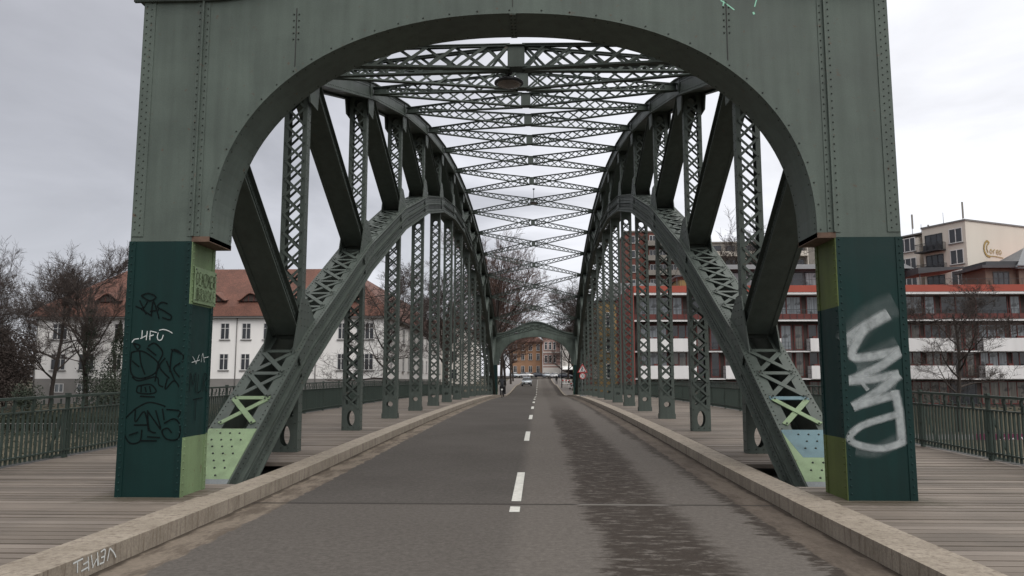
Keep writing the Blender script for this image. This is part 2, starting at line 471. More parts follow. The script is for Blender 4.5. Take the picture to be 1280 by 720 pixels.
# kerbs
for sgn, nm in ((-1,'kerb_left'), (1,'kerb_right')):
    mb = MB()
    def seg(y0, y1, xi, xo, zt=KH):
        ys = frange(y0, y1, 2)
        a, c = (xi, xo) if sgn > 0 else (-xo, -xi)
        solid_strip(a, c, ys, zt, .45, mb)
    seg(-12, 3.6, 3.50, 3.97, KH+.012); seg(3.615, 9.93, 3.50, 3.97, KH+.012)
    y = 9.96
    while y < 86.4:
        y2 = min(y+6.2, 86.4); seg(y, y2-.012, 3.53, 3.95, KH); y = y2
    y = 86.41
    while y < 200:
        y2 = y+4; seg(y, y2-.012, 3.50, 3.72, .12); y = y2
    # chamfered road-side edge highlight
    tag(mb.build(nm, M['kerb']), kind='structure')
# far pavements
for sgn, nm in ((-1,'pavement_left'), (1,'pavement_right')):
    mb = MB(); solid_strip(*( (3.725, 7.2) if sgn > 0 else (-7.2, -3.725) ), frange(86.5, 204, 4), .115, .6, mb)
    tag(mb.build(nm, M['pave']), kind='structure')
    mb = MB(); solid_strip(*( (4.03, 8.9) if sgn > 0 else (-8.9, -4.03) ), frange(-12, -3, 3), .16, .5, mb)
    tag(mb.build('approach_'+nm, M['pave']), kind='structure')
# boardwalks
for sgn, nm in ((-1,'boardwalk_left'), (1,'boardwalk_right')):
    mb = MB(); pw = .19
    k0 = int(-3/pw); k1 = int(86.3/pw)
    for k in range(k0, k1):
        y0 = k*pw+.005; y1 = (k+1)*pw-(.005+random.choice((.005,.008,.010,.014,.024)))
        z = zr((y0+y1)/2)+KH-.004+random.uniform(-.0035,.0035); tl = random.uniform(-.003,.003)
        segs = [(3.97 if y0 > 9.9 else 3.995+random.uniform(0,.012), 8.62)]
        if 11.1 < y0 < 13.75: segs = [(5.2, 8.62)]
        for (xa, xb) in segs:
            a, c = (xa, xb) if sgn > 0 else (-xb, -xa)
            mb.raw([(a,y0,z-.07),(c,y0,z-.07),(c,y1,z-.07),(a,y1,z-.07),(a,y0,z),(c,y0,z+tl),(c,y1,z+tl),(a,y1,z)],
                   [(4,5,6,7),(0,1,5,4),(2,3,7,6),(1,2,6,5),(3,0,4,7)])
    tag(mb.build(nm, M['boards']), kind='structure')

# ------------------------------------------------------------------ THE BRIDGE
bridge = empty('arch_bridge', (0,10,0), label='grey-green riveted steel arch bridge with lattice bracing and arched portals over the road', cat='bridge')
BO = (0,-10,0)
def zL(y): return 11.7-.00851*(y-48.35)**2
def zU(y): return 13.95-.0052*(y-48.35)**2
Y0, SP = 10.2, 5.45
node = [Y0+SP*k for k in range(15)]

# --- deck slab with the side girders
mb = MB()
ys = frange(-3, 96, 3)
for (xa, xb, zt, h) in ((-3.5, 3.5, -.012, .5), (-8.9,-8.64,.16,1.1), (8.64,8.9,.16,1.1), (-8.64,-3.95,-.05,.3), (3.95,8.64,-.05,.3)):
    solid_strip(xa, xb, ys, zt, h, mb)
for y in frange(0, 92, 5.45): mb.box(-8.6, 8.6, y, y+.3, zr(y)-1.3, zr(y)-.36)
mb.build('deck', M['deckdark'], bridge, BO)
# abutments
for ya, yb in ((9, 16), (84, 95)):
    mb = MB(); mb.box(-9.2, 9.2, ya, yb, -7.5, -1.35)
    mb.build('abutment', M['concrete'], bridge, BO)

# --- portal
def arch_pt(t):   # t 0..pi from right springing to left
    c, s_ = math.cos(t), math.sin(t); e = 2/2.2
    return (4.0*math.copysign(abs(c)**e, c), 3.6+3.02*abs(s_)**e)
def ptop(x):
    ax = abs(x)
    return 6.93 if ax >= 4.2 else 6.93+1.3*(.5+.5*math.cos(math.pi*ax/4.2))
DP = .72
mb = MB()
AP = [arch_pt(math.pi*i/72) for i in range(73)]
for i in range(72):
    (xa, za), (xb, zb) = AP[i], AP[i+1]
    for y, fl in ((0, 1), (DP, 0)):
        q = [(xb,y,zb),(xa,y,za),(xa,y,ptop(xa)),(xb,y,ptop(xb))]
        mb.face(q if fl else q[::-1], 0)
    mb.face([(xa,0.015,za),(xb,0.015,zb),(xb,DP-.015,zb),(xa,DP-.015,za)], 0, True)
    mb.face([(xa,0,ptop(xa)),(xa,DP,ptop(xa)),(xb,DP,ptop(xb)),(xb,0,ptop(xb))], 0)
    # lip around the opening on both faces
    def off(i, d):
        a = AP[max(i-1,0)]; c = AP[min(i+1,72)]
        tx, tz = c[0]-a[0], c[1]-a[1]; l = math.hypot(tx, tz) or 1
        return (AP[i][0]+tz/l*d, AP[i][1]-tx/l*d)
    pa, pb = off(i,.085), off(i+1,.085)
    if i % 2 == 0:
        ra = off(i,.045); mb.rivet((ra[0],-.012,ra[1]), (0,-1,0))
    for y, fl in ((-.012, 1), (DP+.012, 0)):
        q = [(AP[i+1][0],y,AP[i+1][1]),(AP[i][0],y,AP[i][1]),(pa[0],y,pa[1]),(pb[0],y,pb[1])]
        mb.face(q if fl else q[::-1], 0)
        y2 = .0 if fl else DP
        mb.face([(pa[0],y,pa[1]),(pa[0],y2,pa[1]),(pb[0],y2,pb[1]),(pb[0],y,pb[1])], 0)
        mb.face([(AP[i][0],y,AP[i][1]),(AP[i+1][0],y,AP[i+1][1]),(AP[i+1][0],.02 if fl else DP-.02,AP[i+1][1]),(AP[i][0],.02 if fl else DP-.02,AP[i][1])], 0)
for s_ in (-1, 1):
    xi, xo = 4.0*s_, 5.07*s_
    a, c = min(xi,xo), max(xi,xo)
    mb.box(a, c, 0, DP, 3.5, 6.93)
    e0, e1 = sorted((4.0*s_, 4.235*s_))
    mb.box(e0, e1, -.012, DP+.012, 3.49, 3.56, 1)           # rusty ledge
    # arch lip lower straight piece
    l0, l1 = sorted((4.0*s_, 4.085*s_))
    mb.box(l0, l1, -.012, -.0005, 3.56, 3.62)
    # vertical stiffener and edge angles with rivets
    for (xc, hw, pr) in ((4.22, .012, .045), (4.98, .08, .012), (4.22, .085, .010)):
        x0, x1 = sorted(((xc-hw)*s_, (xc+hw)*s_))
        mb.box(x0, x1, -pr, -.0005, 3.565, 6.87)
        mb.box(x0, x1, DP+.0005, DP+pr, 3.565, 6.87)
    z = 3.62
    while z < 6.87:
        for xx in (4.165, 4.275, 4.955, 5.02):
            zz = z + (.045 if xx in (4.275, 5.02) else 0)
            mb.rivet((xx*s_, -.012, zz), (0,-1,0), .0115, .008)
        z += .098
    # plate seams
    xx = 2.93*s_
    mb.box(xx-.006, xx+.006, -.006, -.0005, 5.82, 6.75, 2)
    for k in range(5):
        mb.rivet((xx-.035, -.001, 6.3+.09*k), (0,-1,0)); mb.rivet((xx+.035, -.001, 6.3+.09*k), (0,-1,0))
    # soffit rivets
    for k in range(3, 34):
        x, zz = AP[k] if s_ > 0 else AP[72-k]
        for yy in (.06, DP-.06):
            mb.rivet((x, yy, zz), (-x, 0, 5-zz), .012, .008)
    for k in range(14):
        for yy in (.06, DP-.06): mb.rivet((4.0*s_, yy, 3.62+k*.075), (-s_,0,0), .012, .008)
mb.box(.0, .09, -.008, DP+.008, 6.606, 6.619)
for k in range(7):
    mb.rivet((.02, .05+k*.1, 6.606), (0,0,-1)); mb.rivet((.07, .05+k*.1, 6.606), (0,0,-1))
mb.box(.038, .048, -.005, -.0005, 6.65, 7.9, 2)
portal = mb.build('portal', [M['portal'], M['rust'], M['deckdark']], bridge, (0,0,0))
# cornice
mb = MB(); xs = [-5.2,-4.2]+frange(-4.0,4.0,.25)+[4.2,5.2]
for i in range(len(xs)-1):
    x0, x1 = xs[i], xs[i+1]; a, c = ptop(x0), ptop(x1)
    mb.raw([(x0,-.14,a+.003),(x1,-.14,c+.003),(x1,DP+.14,c+.003),(x0,DP+.14,a+.003),(x0,-.14,a+.13),(x1,-.14,c+.13),(x1,DP+.14,c+.13),(x0,DP+.14,a+.13)],
           [(0,3,2,1),(4,5,6,7),(0,1,5,4),(2,3,7,6)]+([(3,0,4,7)] if i==0 else [])+([(1,2,6,5)] if i==len(xs)-2 else []))
    mb.raw([(x0,-.05,a-.07),(x1,-.05,c-.07),(x1,-.0006,c-.07),(x0,-.0006,a-.07),(x0,-.05,a+.002),(x1,-.05,c+.002),(x1,-.0006,c+.002),(x0,-.0006,a+.002)],
           [(0,3,2,1),(4,5,6,7),(0,1,5,4),(2,3,7,6)])
cornice = mb.build('cornice', M['steel'], portal)
# pillars
def pillar(s_, bands, far=False):
    """bands: inner-side colours (z0,z1,mat index)"""
    mb = MB()
    X = lambda v: v*s_
    z0, z1 = .10, 3.499
    def quad(p, mi): mb.face(p if s_ > 0 else p[::-1], mi)
    quad([(X(4.23),0,z0),(X(5.07),0,z0),(X(5.07),0,z1),(X(4.23),0,z1)], 0)
    quad([(X(5.07),DP,z0),(X(4.23),DP,z0),(X(4.23),DP,z1),(X(5.07),DP,z1)], 0)
    quad([(X(5.07),0,z0),(X(5.07),DP,z0),(X(5.07),DP,z1),(X(5.07),0,z1)], 0)
    for (a, c, mi) in bands:
        quad([(X(4.23),DP,a),(X(4.23),0,a),(X(4.23),0,c),(X(4.23),DP,c)], mi)
        # corner angle on the inner side
        for (ya, yb) in ((-.010,.075),(DP-.075,DP+.010)):
            x0, x1 = sorted((X(4.218), X(4.2295)))
            mb.box(x0, x1, ya, yb, a, c, mi)
        z = a+.05
        while z < c:
            mb.rivet((X(4.218), .035, z), (-s_,0,0), .013, .009, mi); mb.rivet((X(4.218), DP-.035, z+.04), (-s_,0,0), .013, .009, mi); z += .092
    for (xa, xb) in ((4.2296, 4.305), (4.99, 5.082)):
        x0, x1 = sorted((X(xa), X(xb)))
        mb.box(x0, x1, -.010, -.0006, z0, z1, 0); mb.box(x0, x1, DP+.0006, DP+.010, z0, z1, 0)
    z = z0+.06
    while z < z1:
        for xx in (4.27, 5.035): mb.rivet((X(xx), -.010, z), (0,-1,0), .013, .010, 4)
        z += .092
    x0, x1 = sorted((X(4.16), X(5.12)))
    return mb
DG = M['darkgreen']
fleck = steel('worn_dark_green', (.012,.034,.032), 0)
PM = [DG, M['lightgreen'], M['olive'], M['portal'], fleck]
pl = pillar(-1, [(.10,.92,1),(.92,2.66,0),(2.66,3.499,1)]).build('pillar', PM, portal)
pr = pillar(1, [(.10,.93,2),(.93,2.60,0),(2.60,3.499,2)]).build('pillar', PM, portal)
# far portal: a copy turned round, without the paint marks
fp = portal.copy(); COL.objects.link(fp); fp.parent = bridge; fp.location = (0, node[14]-10+.35, 0); fp.rotation_euler = (0,0,math.pi)
c2 = cornice.copy(); COL.objects.link(c2); c2.parent = fp
for o_ in (pl, pr):
    c2 = o_.copy(); COL.objects.link(c2); c2.parent = fp
fp.location.z = -.1

# name plate on the left pillar, inner side (x=-4.218): text as raised outline letters
pt = MB()
pt.box(-4.206, -4.196, .06, .735, 2.685, 3.17)
for yy in (.085, .71):
    for zz in (2.72, 3.135): pt.rivet((-4.196, yy, zz), (1,0,0), .012)
nameplate = pt.build('name_plate', M['plate'], portal)

def ribbon(strokes, width, mapf, nrm, closed=False, res=6, d0=.003):
    """brush strokes as ribbons lying on a surface; mapf maps 2-d to 3-d; UV.x runs across the stroke"""
    mb = MB(); mb.uv = []; off = d0
    for st in strokes:
        w_ = width
        if isinstance(st, tuple): st, w_ = st
        P = [Vector((a, b, 0)) for a, b in st]
        if len(P) > 2:
            Q = []
            for i in range(len(P)-1):
                p0 = P[max(i-1,0)]; p1 = P[i]; p2 = P[i+1]; p3 = P[min(i+2,len(P)-1)]
                for k in range(res):
                    t = k/res
                    Q.append(.5*((2*p1)+(p2-p0)*t+(2*p0-5*p1+4*p2-p3)*t*t+(3*p1-p0-3*p2+p3)*t**3))
            Q.append(P[-1]); P = Q
        L = []
        for i, p in enumerate(P):
            d = (P[min(i+1,len(P)-1)]-P[max(i-1,0)])
            if d.length < 1e-6: d = Vector((1,0,0))
            d.normalize(); n = Vector((-d.y, d.x, 0))
            L.append((p-n*w_*.5, p+n*w_*.5))
        for i in range(len(L)-1):
            o1 = off + i*.00003; o2 = off+(i+1)*.00003
            q = []
            for (p, o_) in ((L[i][0],o1),(L[i][1],o1),(L[i+1][1],o2),(L[i+1][0],o2)):
                v3 = Vector(mapf(p.x, p.y)) + Vector(nrm)*o_; q.append(tuple(v3))
            mb.face(q); mb.uv += [(0,0),(1,0),(1,1),(0,1)]
        off += .0012
    return mb
front = lambda x, z: (x, 0, z)
G_MAD = [([(4.85, 2.50), (4.53, 2.32), (4.25, 2.12)],.20), ([(4.53, 2.30), (4.36, 1.97), (4.62, 1.96), (4.97, 2.04)],.15), ([(4.97, 2.01), (4.67, 1.81), (4.28, 1.64)],.15), ([(4.26, 1.64), (4.6, 1.67), (4.94, 1.74)],.14), ([(4.94, 1.73), (4.66, 1.51), (4.34, 1.32)],.16), ([(4.46, 1.64), (4.54, 1.53)],.07), ([(4.34, 1.32), (4.58, 1.39), (4.92, 1.49)],.14), ([(4.87, 1.53), (4.91, 1.24), (4.92, 0.86)],.15), ([(4.95, 0.89), (4.68, 0.81), (4.39, 0.85), (4.28, 0.94), (4.44, 1.09), (4.88, 1.23)],.12)]
ribbon(G_MAD, .1, front, (0,-1,0), res=10).build('graffiti', M['spray'], portal)
halo = spray('thin_white_overspray', (.30,.33,.33), .22)
ribbon([([(4.95,2.62),(4.6,2.45),(4.3,2.1)],.42), ([(4.95,2.1),(4.4,1.85)],.3),([(4.95,.95),(4.6,.78),(4.35,.8)],.22),([(4.4,1.75),(4.9,1.6)],.4)], .3, front, (0,-1,0), res=8, d0=.0015).build('graffiti', halo, portal)
G_HFC = [[(-4.97, 2.15), (-4.94, 2.19), (-4.88, 2.2)], [(-4.84, 2.31), (-4.84, 2.2)], [(-4.77, 2.3), (-4.78, 2.18)], [(-4.86, 2.2), (-4.78, 2.24)], [(-4.73, 2.3), (-4.73, 2.18)], [(-4.73, 2.3), (-4.64, 2.28)], [(-4.74, 2.23), (-4.68, 2.25)], [(-4.62, 2.28), (-4.63, 2.22), (-4.61, 2.18), (-4.57, 2.19), (-4.55, 2.25)], [(-4.61, 2.31), (-4.55, 2.32), (-4.48, 2.3), (-4.43, 2.27)]]
ribbon(G_HFC, .016, front, (0,-1,0)).build('graffiti', M['chalk'], portal)
G_K = [[(-4.9, 2.71), (-4.8, 2.52)], [(-4.95, 2.63), (-4.85, 2.6), (-4.79, 2.69)], [(-4.87, 2.59), (-4.74, 2.51)], [(-4.73, 2.49), (-4.71, 2.69), (-4.62, 2.46)], [(-4.75, 2.56), (-4.63, 2.58)], [(-4.52, 2.66), (-4.6, 2.68), (-4.65, 2.62), (-4.55, 2.56), (-4.46, 2.5), (-4.48, 2.45), (-4.58, 2.48)], [(-4.88, 2.77), (-4.78, 2.8), (-4.68, 2.75), (-4.76, 2.7), (-4.88, 2.77)], [(-4.97, 2.02), (-4.96, 1.76), (-4.84, 1.68), (-4.65, 1.74), (-4.6, 1.87), (-4.75, 2.0), (-4.86, 2.04), (-4.97, 2.02)], [(-4.86, 2.04), (-4.83, 1.87), (-4.77, 1.73)], [(-4.95, 2.14), (-4.86, 2.11), (-4.89, 2.06), (-4.95, 2.14)], [(-4.75, 2.1), (-4.66, 2.14), (-4.55, 2.02), (-4.6, 1.89)], [(-4.51, 1.95), (-4.58, 1.83), (-4.44, 1.68)], [(-4.44, 1.76), (-4.42, 2.04), (-4.32, 2.02), (-4.28, 1.91), (-4.39, 1.81), (-4.27, 1.66)], [(-4.6, 1.89), (-4.63, 1.64)], [(-4.44, 2.06), (-4.28, 1.99), (-4.28, 1.89)], [(-4.95, 1.91), (-4.85, 1.83)], [(-4.76, 2.08), (-4.63, 1.98)], [(-4.49, 1.91), (-4.36, 1.64)]]
G_ANS = [[(-4.87, 1.29), (-4.7, 1.37), (-4.51, 1.33), (-4.48, 1.31)], [(-4.87, 1.29), (-5.01, 1.14), (-5.01, 0.99), (-4.92, 0.85), (-4.79, 0.87), (-4.77, 1.02)], [(-4.87, 1.28), (-4.86, 1.12), (-4.75, 1.25), (-4.68, 1.0)], [(-4.88, 1.08), (-4.7, 1.08)], [(-4.71, 1.27), (-4.67, 1.02), (-4.58, 0.98)], [(-4.7, 1.25), (-4.52, 1.02)], [(-4.52, 1.04), (-4.6, 1.27)], [(-4.51, 1.29), (-4.48, 1.14)], [(-4.46, 1.28), (-4.28, 1.26), (-4.3, 1.18)], [(-4.48, 1.1), (-4.35, 1.16), (-4.27, 1.08), (-4.28, 0.91), (-4.43, 0.9), (-4.5, 1.0), (-4.43, 1.04), (-4.37, 0.98)], [(-4.78, 0.88), (-4.56, 0.88)], [(-4.69, 0.93), (-4.52, 0.92)], [(-4.93, 0.95), (-4.81, 0.99)], [(-4.86, 1.58), (-4.69, 1.6), (-4.61, 1.51), (-4.71, 1.48), (-4.86, 1.5), (-4.86, 1.58)], [(-4.81, 1.6), (-4.81, 1.5)], [(-4.76, 1.57), (-4.74, 1.5)], [(-4.7, 1.58), (-4.68, 1.5)], [(-4.82, 1.45), (-4.62, 1.44)], [(-4.94, 1.7), (-4.85, 1.65), (-4.62, 1.7), (-4.58, 1.6), (-4.52, 1.57)], [(-4.47, 1.68), (-4.49, 1.54), (-4.38, 1.65), (-4.29, 1.54)]]
for g_ in (G_K[:7], G_K[7:], G_ANS[:13], G_ANS[13:18], G_ANS[18:]): ribbon(g_, .025, front, (0,-1,0)).build('graffiti', M['inkspray'], portal)
side = lambda y, z: (-4.217, y, z)
ribbon([[(.12,1.89),(.36,1.93)],[(.14,1.97),(.26,1.88)],[(.24,1.87),(.33,2.0)],[(.4,1.9),(.44,2.02),(.5,1.9)],[(.48,1.96),(.62,1.98)]], .012, side, (1,0,0)).build('graffiti', M['chalk'], portal)
ribbon([[(.1,1.5),(.1,1.75),(.2,1.6),(.26,1.76),(.28,1.5)],[(.35,1.74),(.33,1.5),(.44,1.52)],[(.5,1.5),(.52,1.74),(.62,1.7),(.53,1.62),(.64,1.5)],[(.3,1.42),(.3,1.12)],[(.2,1.4),(.5,1.42)]], .022, side, (1,0,0)).build('graffiti', M['inkspray'], portal)
ribbon([[(2.86, 6.76), (2.92, 6.72), (3.04, 6.62)], [(2.89, 6.68), (2.90, 6.75)], [(3.34, 6.76), (3.31, 6.66)], ([(3.29, 6.585), (3.3, 6.55)],.04)], .022, front, (0,-1,0)).build('graffiti', M['mint'], portal)
tag(mb_ := ribbon([[(6.52,.14),(6.66,.15)],[(6.58,.145),(6.59,.05)],[(6.64,.05),(6.74,.06)],[(6.73,.15),(6.75,.03)],[(6.66,.10),(6.73,.11)],[(6.77,.155),(6.81,.04)],[(6.80,.04),(6.86,.10),(6.88,.04)],[(6.86,.16),(6.89,.04)],[(6.97,.05),(6.98,.155),(6.91,.15)],[(6.92,.10),(6.98,.10)],[(6.9,.05),(6.97,.05)],[(7.05,.155),(7.02,.05)],[(7.05,.155),(7.12,.10),(7.16,.05)]], .020, lambda y,z:(-3.5,y,z), (1,0,0)).build('kerb_writing', M['chalk']), 'thin white chalked letters on the left kerb stone near the portal', 'writing')

# letters GENZMER BRÜCKE cut into the plate : outlined strokes
LET = {'G':[[(1,.85),(.6,1),(.1,.8),(0,.4),(.3,0),(.8,.1),(.9,.45),(.55,.45)]],'E':[[(.9,1),(0,1),(0,0),(.9,0)],[(0,.5),(.7,.5)]],
 'N':[[(0,0),(0,1),(.9,0),(.9,1)]],'Z':[[(0,1),(.9,1),(0,0),(.9,0)]],'M':[[(0,0),(.1,1),(.5,.4),(.9,1),(1,0)]],'R':[[(0,0),(0,1),(.8,.95),(.8,.55),(0,.5),(.9,0)]],
 'B':[[(0,0),(0,1),(.7,.95),(.65,.55),(0,.52),(.8,.45),(.75,.02),(0,0)]],'U':[[(0,1),(.05,.15),(.45,0),(.85,.15),(.9,1)],[(.25,1.15),(.3,1.2)],[(.6,1.15),(.65,1.2)]],
 'C':[[(.9,.85),(.5,1),(.1,.75),(.1,.25),(.5,0),(.9,.15)]],'K':[[(0,0),(0,1)],[(.8,1),(0,.45),(.85,0)]]}
def lettering(text, x, y, w_, h_, gap):
    out = []
    for ch in text:
        for st in LET[ch]: out.append([(x+a*w_, y+b*h_) for a, b in st])
        x += w_+gap
    return out
plt = lambda y, z: (-4.1955, y, z)
tx = lettering('GENZMER', .09, 2.93, .066, .17, .024) + lettering('BRUCKE', .12, 2.73, .066, .155, .03)
def dense(P):  # keep straight corners
    return [[(a[0]+(b[0]-a[0])*k/4, a[1]+(b[1]-a[1])*k/4) for a, b in zip(s[:-1], s[1:]) for k in range(4)]+[s[-1]] for s in P]
r1 = ribbon(dense(tx), .019, plt, (1,0,0), res=1, d0=.0006)
r1.build('lettering', M['engrave'], nameplate)
ribbon(dense(tx), .008, plt, (1,0,0), res=1, d0=.0022+.0012*len(tx)).build('lettering', M['plate'], nameplate)

# --- sweeps along the arches
def sweep(mb, path, x0, x1, n0, n1, mi=0, miter=True):
    """box section swept along a (y,z) polyline; n0..n1 measured along the upward normal"""
    L = []
    for i, (y, z) in enumerate(path):
        a = path[max(i-1,0)]; c = path[min(i+1,len(path)-1)]
        if 0 < i < len(path)-1:
            d1 = Vector((y-a[0], z-a[1])).normalized(); d2 = Vector((c[0]-y, c[1]-z)).normalized()
            d = (d1+d2).normalized(); k = 1/max(.5, d.dot(d1))
        else: d = Vector((c[0]-a[0], c[1]-a[1])).normalized(); k = 1
        nv = Vector((-d.y, d.x))*k
        L.append(((y+nv.x*n0, z+nv.y*n0), (y+nv.x*n1, z+nv.y*n1)))
    pts = []
    for (lo, hi) in L:
        pts += [(x0,lo[0],lo[1]),(x1,lo[0],lo[1]),(x1,hi[0],hi[1]),(x0,hi[0],hi[1])]
    fs = [(0,3,2,1)]
    for i in range(len(L)-1):
        b_ = i*4
        fs += [(b_+0,b_+1,b_+5,b_+4),(b_+1,b_+2,b_+6,b_+5),(b_+2,b_+3,b_+7,b_+6),(b_+3,b_+0,b_+4,b_+7)]
    b_ = (len(L)-1)*4; fs.append((b_,b_+1,b_+2,b_+3))
    mb.raw(pts, fs, mi)
def along(path, step, start=0):
    """points and normals at equal steps"""
    out = []; acc = start
    for i in range(len(path)-1):
        a = Vector(path[i]); b_ = Vector(path[i+1]); l = (b_-a).length; d = (b_-a)/l; nn = Vector((-d.y, d.x))
        while acc < l: out.append((a+d*acc, d, nn)); acc += step
        acc -= l
    return out

Lpath = [(11.0-.9, zL(11.5)-1.4*.6-.25)] if False else []
Lpath = [(9.9, -1.05)] + [(y, zL(y)) for y in node[1:14]] + [(node[14]+.3, -1.05)]
# make the first segment hit the deck at y=11.5 as seen
Upath = [(y, zU(y)) for y in node]; Upath[0] = (10.72, 6.95); Upath[-1] = (node[14]-.4, 6.95)
TX = 4.70
def lower_chord(s_):
    mb = MB(); D_ = .70
    for q in (-1, 1):
        w0, w1 = sorted((q*.31, q*.33)); sweep(mb, Lpath, w0, w1, -D_, 0)
        w0, w1 = sorted((q*.21, q*.42)); sweep(mb, Lpath, w0, w1, .0005, .022); sweep(mb, Lpath, w0, w1, -D_-.022, -D_-.0005)
        w0, w1 = sorted((q*.3305, q*.358)); sweep(mb, Lpath, w0, w1, -.13, -.001); sweep(mb, Lpath, w0, w1, -D_+.001, -D_+.13)
        w0, w1 = sorted((q*.3306, q*.415)); sweep(mb, Lpath, w0, w1, -.395, -.378); sweep(mb, Lpath, w0, w1, -.330, -.313)
        w0, w1 = sorted((q*.3306, q*.350)); sweep(mb, Lpath, w0, w1, -.375, -.333)
        # rivets: on the face of the web and on the flanges
        for (p, d, nn) in along(Lpath, .125, .8):
            if p.x > 60 and q*s_ > 0: continue
            for n_, x_ in ((-.07,.358), (-D_+.07,.358), (-.22,.33), (-.355,.35), (-.50,.33)):
                pp = p+nn*n_; mb.rivet((q*x_, pp.x, pp.y), (q,0,0), .015, .012)
            if p.x < 45:
                pp = p+nn*.022; mb.rivet((q*.37, pp.x, pp.y), (0,nn.x,nn.y), .014, .011)
    # gussets at the nodes
    for k in range(1, 14):
        y = node[k]
        for q in (-1, 1):
            w0, w1 = sorted((q*.285, q*.3095))
            poly = [(y-.85, zL(y-.85)-.2), (y+.75, zL(y+.75)-.2), (y+.42, zL(y)+.50), (y+.12, zL(y)+.72), (y-.3, zL(y)+.72)]
            mb.prism(poly, 'x', w0, w1)
            w0, w1 = sorted((q*.3585, q*.372))
            sweep(mb, [(y-.62, zL(y)-.62*(-.01702*(y-48.35))), (y+.62, zL(y)+.62*(-.01702*(y-48.35)))], w0, w1, -.60, -.02)
            for a in range(5):
                for b2 in range(4):
                    yy = y-.5+.25*a; zz = zL(yy)-.12-.14*b2
                    mb.rivet((q*.372, yy, zz), (q,0,0), .015, .012)
            for a in range(3):
                for b2 in range(4): mb.rivet((q*.3096, y-.3+.22*a, zL(y)+.15+.15*b2), (q,0,0), .014, .010)
    # top and bottom lacing
    paint = MB(); paint2 = MB()
    for i in range(len(Lpath)-1):
        a = Vector(Lpath[i]); b_ = Vector(Lpath[i+1]); l = (b_-a).length; d = (b_-a)/l; nn = Vector((-d.y, d.x))
        if i == 0:
            dl = (12.95-a.x)/d.x; starts = dl; n = 3; cell = (l-.75-dl)/3
        elif i == len(Lpath)-2:
            starts = .6; n = 3; cell = .92
        else:
            starts = .62; n = max(3, int(round((l-1.1)/.84))); cell = (l-1.1)/n
        for j in range(n):
            s0 = starts+j*cell; s1 = s0+cell
            for (off_, top) in ((.030, True), (-D_-.03, False)):
                tgt = mb; t2 = mb
                if i == 0 and j == 0 and top: tgt = paint; t2 = paint2
                P = lambda s2, x: (x, (a+d*s2+nn*off_).x, (a+d*s2+nn*off_).y)
                up = (0, nn.x, nn.y)
                if not (i == 0 and j == 0 and not top):
                    tgt.bar(P(s0+.05,-.29), P(s1-.05,.29), .095, .014, up)
                    (t2 if s_ > 0 else tgt).bar(P(s1-.05,-.29), P(s0+.05,.29), .095, .014, up) if False else tgt.bar(tuple(Vector(P(s0+.05,.29))+Vector((0,nn.x,nn.y))*.015), tuple(Vector(P(s1-.05,-.29))+Vector((0,nn.x,nn.y))*.015), .095, .014, up)
                    t2.bar(P(s1,-.33), P(s1,.33), .10, .014, up)
                    if top:
                        for (ss, xx) in ((s0+.05,-.26),(s1-.05,.26),(s0+.05,.26),(s1-.05,-.26),(s1,.3),(s1,-.3)):
                            pq = Vector(P(ss,xx))+Vector((0,nn.x,nn.y))*.024
                            tgt.rivet(tuple(pq), up, .020, .012)
    root = mb.build('lower_chord', M['steel'], bridge, (s_*TX, -10, 0))
    paint.build('lacing_bar', M['plate'], root); paint2.build('lacing_bar', M['plate'] if s_ < 0 else M['blue'], root)
    # cover plate on top of the chord foot
    a = Vector(Lpath[0]); b_ = Vector(Lpath[1]); d = (b_-a).normalized(); nn = Vector((-d.y, d.x))
    def plate(y0, y1, mat, xa=-.30, xb=.30, off_=.024, poly=None):
        m_ = MB(); s0 = (y0-a.x)/d.x; s1 = (y1-a.x)/d.x
        P = lambda s2, x, o2: (x, (a+d*s2+nn*o2).x, (a+d*s2+nn*o2).y)
        if poly is None: poly = [(xa,s0),(xb,s0),(xb,s1),(xa,s1)]
        else: poly = [(x, (y-a.x)/d.x) for x, y in poly]
        n = len(poly)
        m_.raw([P(s2,x,off_) for x, s2 in poly]+[P(s2,x,off_+.014) for x, s2 in poly],
               [tuple(reversed(range(n))), tuple(range(n,2*n))]+[(i,(i+1)%n,(i+1)%n+n,i+n) for i in range(n)])
        return m_, P, s0, s1
    def rv(m_, P, pts, off_=.038):
        for (x, y) in pts: m_.rivet(P((y-a.x)/d.x, x, off_), (0,nn.x,nn.y), .020, .013)
    rows = [(x, y) for j, y in enumerate(frange(11.85, 12.75, .15)) for x in ([-.24,-.08,.08,.24] if j % 2 else [-.16,0,.16])]
    if s_ < 0:
        m_, P, s0, s1 = plate(11.78, 12.86, M['plate'], -.40, .40); rv(m_, P, rows)
        m_.build('cover_plate', M['plate'], root)
    else:
        m_, P, s0, s1 = plate(0, 0, None, poly=[(-.26,12.26),(.40,12.26),(.40,12.86),(-.40,12.86),(-.40,12.8)])
        rv(m_, P, [r for r in rows if r[1] > 12.3 and r[0] > -.2]); m_.build('cover_plate', M['blue'], root)
        m_, P, s0, s1 = plate(0, 0, None, poly=[(-.40,11.78),(.40,11.78),(.40,12.258),(-.262,12.258),(-.402,12.8)])
        rv(m_, P, [r for r in rows if r[1] < 12.25]); m_.build('cover_plate', M['plate'], root)
    m_, P, s0, s1 = plate(11.2, 11.778, None, -.40, .40); rv(m_, P, [(x, y) for y in (11.45, 11.66) for x in (-.28,-.1,.1,.28)])
    m_.build('cover_plate', M['greyplate'], root)
    return root
lower_chord(-1); lower_chord(1)

